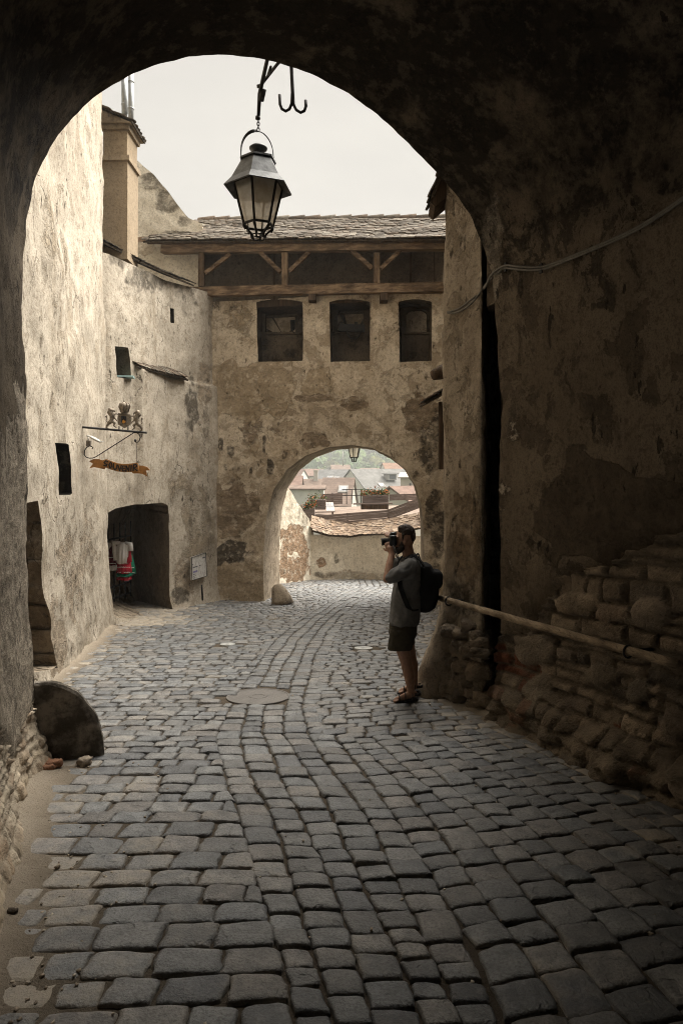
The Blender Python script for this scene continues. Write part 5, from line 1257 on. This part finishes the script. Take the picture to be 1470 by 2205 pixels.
for (xa, ya), (xb, yb) in zip(EV, EV[1:]):
    a = at(xa, ya, gwY(xa)-.22); b = at(xb, yb, gwY(min(xb, 905))-.22)
    up = Vector((0, 1.0, .36)); tile_sheet(a, b, b+up, a+up, .16, .12, 'tile_cap', M_TILE, gw, [(.24,.18,.13),(.21,.15,.105),(.27,.21,.16),(.18,.13,.095)], .016, 1.2)
# street end ground
hs_ = []
def terr(x, y):
    if y < 22: return -K*y-.3
    b = -2.6-.075*(min(y, 150)-22)
    if y > 150: b += (y-150)*.03
    if y > 230: b += 46*sstep(230, 620, y)+6*fbm(Vector((x*.01, y*.01, 3)), 1, 3)
    return b
TX = [-900+i*22.5 for i in range(81)]; TY = [21+1.1**i*1.6-1.6 for i in range(66)]
V = [(x, y, terr(x, y)) for y in TY for x in TX]; nx = len(TX)
hillm = simple('green_slope', (.07, .085, .04), .95, 0, .1, .4, .05)
struct(mesh_obj('hill', V, [(j*nx+i, j*nx+i+1, (j+1)*nx+i+1, (j+1)*nx+i) for j in range(len(TY)-1) for i in range(nx-1)], hillm, None, True, None, (0, 100, 0)))
# slatted fence in front of the terrace
def plank_fence(name, label, pts, hgt, n, posts=True, mat=M_DECK, cat='fence', depth=.04):
    t_ = thing(name, label, cat, pts[0]); m = MB()
    for a, b in zip(pts, pts[1:]):
        for k in range(n):
            z = Vector((0, 0, hgt*(k+.5)/n)); m.beam(a+z, b+z, depth, hgt/n*.90, 1, .002)
    m.build('slats', mat, t_, False); m = MB()
    for p in [q for a, b in zip(pts, pts[1:]) for q in (a.lerp(b, .02), a.lerp(b, .5))]: m.box(p+Vector((0, .04, hgt*.5)), (.07, .06, hgt*1.02))
    m.build('fence_posts', mat, t_, False); return t_
plank_fence('slatted_fence', 'brown slatted timber fence along the terrace edge above the tile-capped wall', [at(662, 1134, 23.7), at(834, 1120, 23.6), at(925, 1086, 23.2)], .36, 4)
tr = at(0, 1098, 26).z
t_ = MB().prism([at(640, 1128, 24.2), at(940, 1112, 24.0), at(940, 1086, 27.5), at(640, 1094, 27.5)], (0, 0, -.3)); tag(t_.build('roof_terrace', simple('warm_deck_boards', (.22, .165, .13), .8, 0, .2, .2, 3), None, False), 'warm wooden deck of the terrace behind the slatted fence', 'terrace')
plank_fence('terrace_screen', 'tall slatted screen standing at the back of the terrace', [at(694, 1087, 26.8), at(737, 1085, 26.8)], .43, 6)
plank_fence('terrace_screen', 'long low slatted screen beside the big orange flower planter', [at(839, 1078, 26.6), at(905, 1076, 26.4)], .24, 4)
FOL = simple('planter_foliage', (.065, .09, .035), .8, 0, .15, .5, 3); FLW = simple('orange_petals', (.36, .10, .025), .8, 0, .15, .4, 5)
def planter(label, a, b, h, dp, n, nf, spread, tall):
    t_ = thing('flower_planter', label, 'planter', a, 'slatted flower planters on the terrace'); m = MB()
    for k in range(n):
        z = h*(k+.5)/n; s = .06*(1-k/n)
        for p, q in ((a, b), (b, b+Vector((0, dp, 0))), (a, a+Vector((0, dp, 0)))): m.beam(p+Vector((0, 0, z)), q+Vector((0, 0, z)), .03, h/n*.78, 1, .002)
    m.box((a+b)/2+Vector((0, dp/2+.03, h/2)), ((b-a).length*.97, dp*.9, h*.9)); m.build('box', M_DECK, t_, False)
    for nm, mat, cnt, sz in (('leaves', FOL, nf, .09), ('flowers', FLW, nf//2, .07)):
        m = MB(); rnd = random.Random(int(a.x*100)+cnt)
        for _ in range(cnt):
            u = rnd.random(); hgt = abs(rnd.gauss(0, .5))*tall*(1-abs(u-.55)*.9); c = a.lerp(b, u*1.1-.05)+Vector((rnd.gauss(0, spread), dp*rnd.random(), h+hgt*(.8 if nm == 'leaves' else .75)))
            M = Matrix.Rotation(rnd.random()*6.3, 3, 'Z') @ Matrix.Rotation(rnd.random()*2.5, 3, 'X'); s = sz*rnd.uniform(.5, 1.2)
            m.add([c+M @ Vector(p) for p in ((-s*.5, 0, 0), (0, s*.35, .01), (s*.6, 0, 0), (0, -s*.35, .01))], [(0, 1, 2, 3)])
        fo = m.build(nm, mat, t_, False); fo['kind'] = 'stuff'
    return t_
planter('largest slatted planter, full of orange flowers beside the iron guard rail', at(781, 1087, 25.4), at(836, 1085, 25.4), .34, .6, 4, 420, .03, .38)
planter('slatted planter with orange flowers at the head of the sloping wall', at(653, 1120, 24.4), at(676, 1112, 24.4), .33, .5, 4, 260, .08, .42)
planter('dark slatted planter with sparse shoots beside the white house', at(668, 1098, 25.6), at(700, 1098, 25.6), .40, .5, 5, 90, .08, .35)
bch = thing('terrace_bench', 'slatted timber bench seat with a pale back on the terrace', 'bench', at(690, 1105, 25.2)); m = MB()
for k in range(5): m.beam(at(672, 1103, 25.2+k*.1), at(721, 1102, 25.2+k*.1), .09, .035, 1, 0)
m.build('seat', M_DECK, bch, False); m = MB()
for k in range(4): m.beam(at(703+k*4, 1082, 25.9), at(705+k*4.5, 1100, 25.4), .05, .02, 1, 0)
m.build('backrest', simple('pale_slats', (.55, .50, .45), .8), bch, False); m = MB()
for x in (676, 716): m.box(at(x, 1106, 25.5), (.06, .4, .18))
m.build('legs', M_DECK, bch, False)
tb2 = thing('low_platform', 'dark-edged low slatted platform in front of the big flower planter', 'platform', at(800, 1092, 24.9)); m = MB()
for k in range(5): m.beam(at(760, 1085, 25+k*.13), at(845, 1084, 25+k*.13), .12, .05, 1, 0)
m.build('top', M_DECK, tb2, False); MB().box(at(806, 1091, 25.3), (1.0, .5, .18)).build('base', M_WD, tb2, False)
rl = thing('guard_rail', 'thin black iron guard rail at the edge of the terrace', 'railing', at(765, 1085, 27)); m = MB()
for x in (746, 757, 777, 787): m.tube([at(x, 1086, 27), at(x, 1053, 27)], .018, 6)
for y in (1053, 1066): m.tube([at(736, y+1, 27), at(805, y, 27)], .016, 6)
m.build('rails', M_IRON, rl)
# far lantern under the arch
Y2 = 18.4; x2 = at(762, 0, Y2).x; z2 = lambda y: at(0, y, Y2).z
fl2 = thing('lantern', 'small black lantern with pale panes hanging inside the far arch', 'lantern', (x2, Y2, z2(995)))
def hx2(r, y, k): t = .35+k*math.pi/3; return Vector((x2+r*math.cos(t), Y2+r*math.sin(t), z2(y)))
for k in range(6): MB().prism([hx2(.105, 984, k), hx2(.105, 984, k+1), hx2(.19, 955, k+1), hx2(.19, 955, k)], (0, .003, 0)).build('glass_pane', M_GLASS, fl2, False)
m = MB()
for k in range(6): m.tube([hx2(.06, 994, k), hx2(.075, 987, k), hx2(.11, 985, k), hx2(.2, 954, k)], .012, 5); m.tube([hx2(.11, 985, k), hx2(.11, 985, k+1)], .011, 5); m.tube([hx2(.06, 994, k), hx2(.06, 994, k+1)], .009, 5)
m.build('frame', M_IRON, fl2, False); MB().lathe((x2, Y2, 0), [(.2, z2(954)), (.26, z2(957)), (.1, z2(935)), (.03, z2(930)), (.03, z2(900))], 6, None, .35).build('hood', M_LROOF, fl2, False)

# ================================================================== TOWN
def wallm(name, c): return simple(name, c, .9, 0, .1, .12, 1.2)
W1, W2, W3 = wallm('white_render', (.58, .555, .52)), wallm('cream_render', (.45, .41, .36)), wallm('grey_render', (.27, .255, .235))
def roofm(name, c):
    t = NT(name); n = t.noise(1.2, 6, .7); n2 = t.noise(9, 5, .7, t.map((1, 1, 3))); w = t.N.new('ShaderNodeTexWave'); w.inputs['Scale'].default_value = 1.6; w.bands_direction = 'Z'; w.inputs['Distortion'].default_value = 2; t.L.new(t.co, w.inputs[0])
    col = t.mix(t.ramp(n, .35, .65), [k*.75 for k in c], [min(1, k*1.2) for k in c]); col = t.mix(t.ramp(n2, .45, .65, 0, .5), col, [k*.5 for k in c]); col = t.mix(t.ma('MULTIPLY', w.outputs[1], .25), col, [k*.6 for k in c])
    return t.out(col, .9, .1)
RB_, RR, RG, RP, RO = roofm('brown_roof', (.17, .125, .10)), roofm('red_roof', (.185, .125, .10)), roofm('grey_roof', (.15, .148, .142)), roofm('slate_roof', (.17, .165, .155)), roofm('orange_roof', (.215, .13, .09))
GLS = simple('window_dark', (.05, .055, .06), .2, 0, .5)
def hse(label, px, py, Y, L, hw, rise, yaw, wh, wm, rm, wins=(), chim=(), sky=(), dorm=0):
    """gabled house: ridge starts at the given point and runs L metres along its own yaw"""
    r0 = at(px, py, Y); u = Vector((math.cos(rad(yaw)), math.sin(rad(yaw)), 0)); v = Vector((-u.y, u.x, 0)); Z = Vector((0, 0, 1))
    h = thing('town_house', label, 'house', r0-Z*(rise+wh)); E = -Z*rise
    m = MB(); a, b = r0, r0+u*L
    P = [a-v*hw+E, a, a+v*hw+E, a+v*hw+E-Z*wh, a-v*hw+E-Z*wh]; m.prism(P, u*L); m.build('walls', wm, h, False)
    m = MB(); o = .25; ov = v*o+Z*-o*rise/hw
    for sgn in (-1, 1):
        e = v*sgn*hw+E+(v*sgn*o-Z*o*rise/hw); m.prism([a-u*.2+Z*.05, b+u*.2+Z*.05, b+u*.2+e+Z*.05, a-u*.2+e+Z*.05], Z*.14)
    roof = m.build('roof', rm, h, False)
    for (s, zf, w_, h_) in wins:
        c = a+u*L*s-v*(hw+.0)+E-Z*wh*zf; m = MB(); m.prism([c-u*w_/2-Z*h_/2-v*.04, c+u*w_/2-Z*h_/2-v*.04, c+u*w_/2+Z*h_/2-v*.04, c-u*w_/2+Z*h_/2-v*.04], v*.06); m.build('window', GLS, h, False)
    for s, f in chim:
        c = a+u*L*s-v*hw*f-Z*rise*f; m = MB(); m.box(c+Z*.5, (.55, .5, 1.9)); m.box(c+Z*1.48, (.68, .62, .14)); m.build('chimney', wm, roof, False)
    for s, f in sky:
        c = a+u*L*s-v*hw*f-Z*rise*f+Z*.22; d = (v*-hw-Z*rise).normalized(); m = MB(); m.prism([c-u*.5, c+u*.5, c+u*.5+d*1.2, c-u*.5+d*1.2], Z*.10); m.build('skylight', W3, roof, False)
        m = MB(); m.prism([c-u*.36+d*.2+Z*.11, c+u*.36+d*.2+Z*.11, c+u*.36+d*1.05+Z*.11, c-u*.36+d*1.05+Z*.11], Z*.02); m.build('skylight_pane', GLS, roof, False)
    if dorm:
        c = a+u*L*dorm-v*hw*.45-Z*rise*.45; m = MB(); m.box(c-v*.5+Z*.35, (1.5, 1.6, .9), Matrix.Rotation(rad(yaw), 3, 'Z')); dm = m.build('dormer', W3, roof, False)
        m = MB(); m.box(c-v*.5+Z*.87, (1.9, 2.0, .12), Matrix.Rotation(rad(yaw), 3, 'Z')); m.build('dormer_roof', rm, roof, False); m = MB(); m.box(c-v*1.31+Z*.38, (1.1, .06, .6), Matrix.Rotation(rad(yaw), 3, 'Z')); m.build('dormer_window', GLS, roof, False)
    return h
hse('brown-roofed house with white chimney behind the long white wall', 636, 1034, 92, 6.5, 4, 1.9, 3, 6, W2, RB_, (), ((.42, .1),))
hse('steep brown roof with a skylight in front of the white gable', 699, 1032, 72, 3.0, 4.2, 2.6, -6, 4, W2, RB_, (), (), ((.72, .35),))
hse('red-roofed house cut off by the edge of the sloping wall', 560, 1028, 70, 4.2, 3.5, 1.5, 0, 5, W1, RR)
hse('long low white-walled house with flat eaves below the brown roofs', 612, 1048.5, 62, 3.6, 1.6, .25, 0, 5, W1, RB_)
hse('large white-gabled house with grey tiled roof, dormer and skylights', 755, 1012, 110, 10.5, 6, 3.3, 24, 4.5, W1, RP, ((.3, .35, .7, .9), (.55, .35, .7, .9)), ((.96, .2),), ((.3, .7), (.78, .7)), .52)
hse('grey-roofed house with skylights next to the white gable', 690, 1013, 118, 5.2, 5, 2.4, -12, 5, W3, RG, (), (), ((.45, .5), (.68, .55)))
hse('small white house with steep red roof below the pale tower block', 630, 1012, 150, 2.6, 3, 2.0, -20, 4, W1, RR, ((.5, .3, .6, .8),))
hse('low red roof among trees behind the grey-roofed house', 655, 1011, 165, 4.5, 4, 1.6, 5, 4, W2, RR, ((.4, .4, .7, .8),))
hse('distant brown roof behind the grey-roofed house', 713, 1002, 190, 5.0, 4, 1.4, 4, 4, W2, RB_)
hse('pale house with an orange roof below the wooded hill', 824, 998, 170, 4.2, 4, 1.9, 8, 4, W1, RO, (), (), (), 0)
hse('distant low brown roof beside the far lantern', 776, 1009, 200, 5.5, 4, .9, 0, 4, W2, RB_)
hse('low tile-roofed shed with pale wall below the grey tiled roof', 842, 1052, 50, 1.9, 2.2, 1.0, 35, 3, W2, RR)
hse('tall cream house front with narrow upright windows', 866, 1022, 60, 4, 3, .3, -8, 6, W2, W2, ((.2, .25, .16, 2.2), (.42, .25, .16, 2.2)))
tw = MB(); c = at(677, 985, 330); tw.box(c, (4.2, 4, 9)); tw.prism([c+Vector((-2.3,-2.2,4.5)), c+Vector((2.3,-2.2,4.5)), c+Vector((0,-2.2,5.6))], (0, 4.4, 0)); tag(tw.build('white_block', W1, None, False), 'pale tower block standing among the trees on the far hillside', 'building')
pl = MB(); pl.tube([at(738, 1003, 180), at(738, 972, 180)], .12, 6); tag(pl.build('utility_pole', W3, None), 'thin pale pole rising in front of the wooded hill', 'pole')
# wood on the hillside: one mass
t = NT('hill_foliage'); ti = t.attr('tint'); n = t.noise(.9, 6, .75); t.out(t.mix(1, ti, t.mix(t.ramp(n, .3, .7), (.45, .5, .45), (1.45, 1.4, 1.2)), 'MULTIPLY'), .9, .1)
fm = MB(); tint = []; rnd = random.Random(5)
GC = [(.045,.08,.028), (.065,.10,.035), (.04,.072,.03), (.08,.11,.04), (.055,.092,.034), (.095,.10,.04)]
for k in range(520):
    Y = 205+rnd.random()**.8*330; px = 560+rnd.random()*400; x = (px-735)/F*Y
    r = rnd.uniform(2.4, 5.0); c = Vector((x, Y, terr(x, Y)+r*.8)); k0 = len(fm.v)
    fm.sphere(c, (r, r, r*rnd.uniform(.9, 1.35)), 12, 9)
    for i in range(k0, len(fm.v)):
        q = fm.v[i]; d = (q-c).normalized(); fm.v[i] = q+d*r*(.5*nz(q, .45)+.35*nz(q, 1.1))
    col = rnd.choice(GC); v = rnd.uniform(.7, 1.4); tint += [(col[0]*v, col[1]*v, col[2]*v, 1)]*(len(fm.v)-k0)
wd = fm.build('woodland', t.m, None, False, (0, 300, 0), {'tint': tint}); struct(wd, 'stuff'); tag(wd, 'hazy green wooded hillside behind the town roofs', 'woodland')

# ================================================================== loose grit, haze
gm = MB(); tint = []; rnd = random.Random(3)
for k in range(700):
    Y = 2.2+rnd.random()**1.6*8; u = rnd.random()
    x = lwx(Y)+abs(rnd.gauss(0, .35)) if u < .55 else rwx(Y)-abs(rnd.gauss(0, .25)) if u < .72 else rnd.uniform(lwx(Y), rwx(Y))
    r = rnd.uniform(.003, .0075)*(1.5 if rnd.random() < .05 else 1); k0 = len(gm.v)
    gm.stone((x, Y, -K*Y-.006+r*.4), (r*2.4, r*1.8, r*1.4), Matrix.Rotation(rnd.random()*6, 3, 'Z'), k*.37, .4, 2, .3)
    c = rnd.choice([(.42, .36, .28), (.3, .25, .19), (.22, .18, .14), (.46, .41, .34), (.36, .3, .23)]); tint += [(*c, 1)]*(len(gm.v)-k0)
gr = gm.build('grit', M_PALESTONE, None, True, (0, 5, -.5), {'tint': tint}); struct(gr, 'stuff'); tag(gr, 'loose sandy grit scattered over the setts and along the wall feet', 'grit')
hm = bpy.data.materials.new('pale_air'); hm.use_nodes = True; hn = hm.node_tree.nodes; hn.remove(hn['Principled BSDF'])
pv = hn.new('ShaderNodeVolumePrincipled'); pv.inputs['Color'].default_value = (.92, .92, .90, 1); pv.inputs['Density'].default_value = .0011; hm.node_tree.links.new(pv.outputs[0], hn['Material Output'].inputs['Volume'])
zl = min(v.co.z for v in bpy.data.objects['hill'].data.vertices)+bpy.data.objects['hill'].location.z-1
hz = MB(); hz.box((0, 400, (zl+70)/2), (2000, 860, 70-zl)); struct(hz.build('haze', hm, None, False), 'stuff')

def split_loose(o, name):
    me = o.data; n = len(me.vertices); p = list(range(n))
    def f(a):
        while p[a] != a: p[a] = p[p[a]]; a = p[a]
        return a
    for e in me.edges: p[f(e.vertices[0])] = f(e.vertices[1])
    gr = {}
    for v in range(n): gr.setdefault(f(v), []).append(v)
    par, mat = o.parent, me.materials[0]
    co = [v.co.copy() for v in me.vertices]; fc = [tuple(q.vertices) for q in me.polygons]; sm = me.polygons[0].use_smooth
    bpy.data.objects.remove(o)
    for vs in gr.values():
        ix = {v: i for i, v in enumerate(vs)}
        mesh_obj(name, [co[v] for v in vs], [tuple(ix[v] for v in q) for q in fc if q[0] in ix], mat, par, sm)
for nm, one in (('gallery_studs', 'stud'), ('clip', 'cable_clip'), ('crest_stem', 'stem'), ('hanging_wire', 'wire'), ('printed_bars', 'printed_bar'), ('fence_posts', 'fence_post'), ('legs', 'leg'), ('bars', 'bar'), ('rails', 'rail'), ('arm', 'lamp_arm')):
    for o in [o for o in bpy.data.objects if o.name.split('.')[0] == nm and o.parent and (nm != 'arm' or o.parent.name == 'wall_lamp')]: split_loose(o, one)
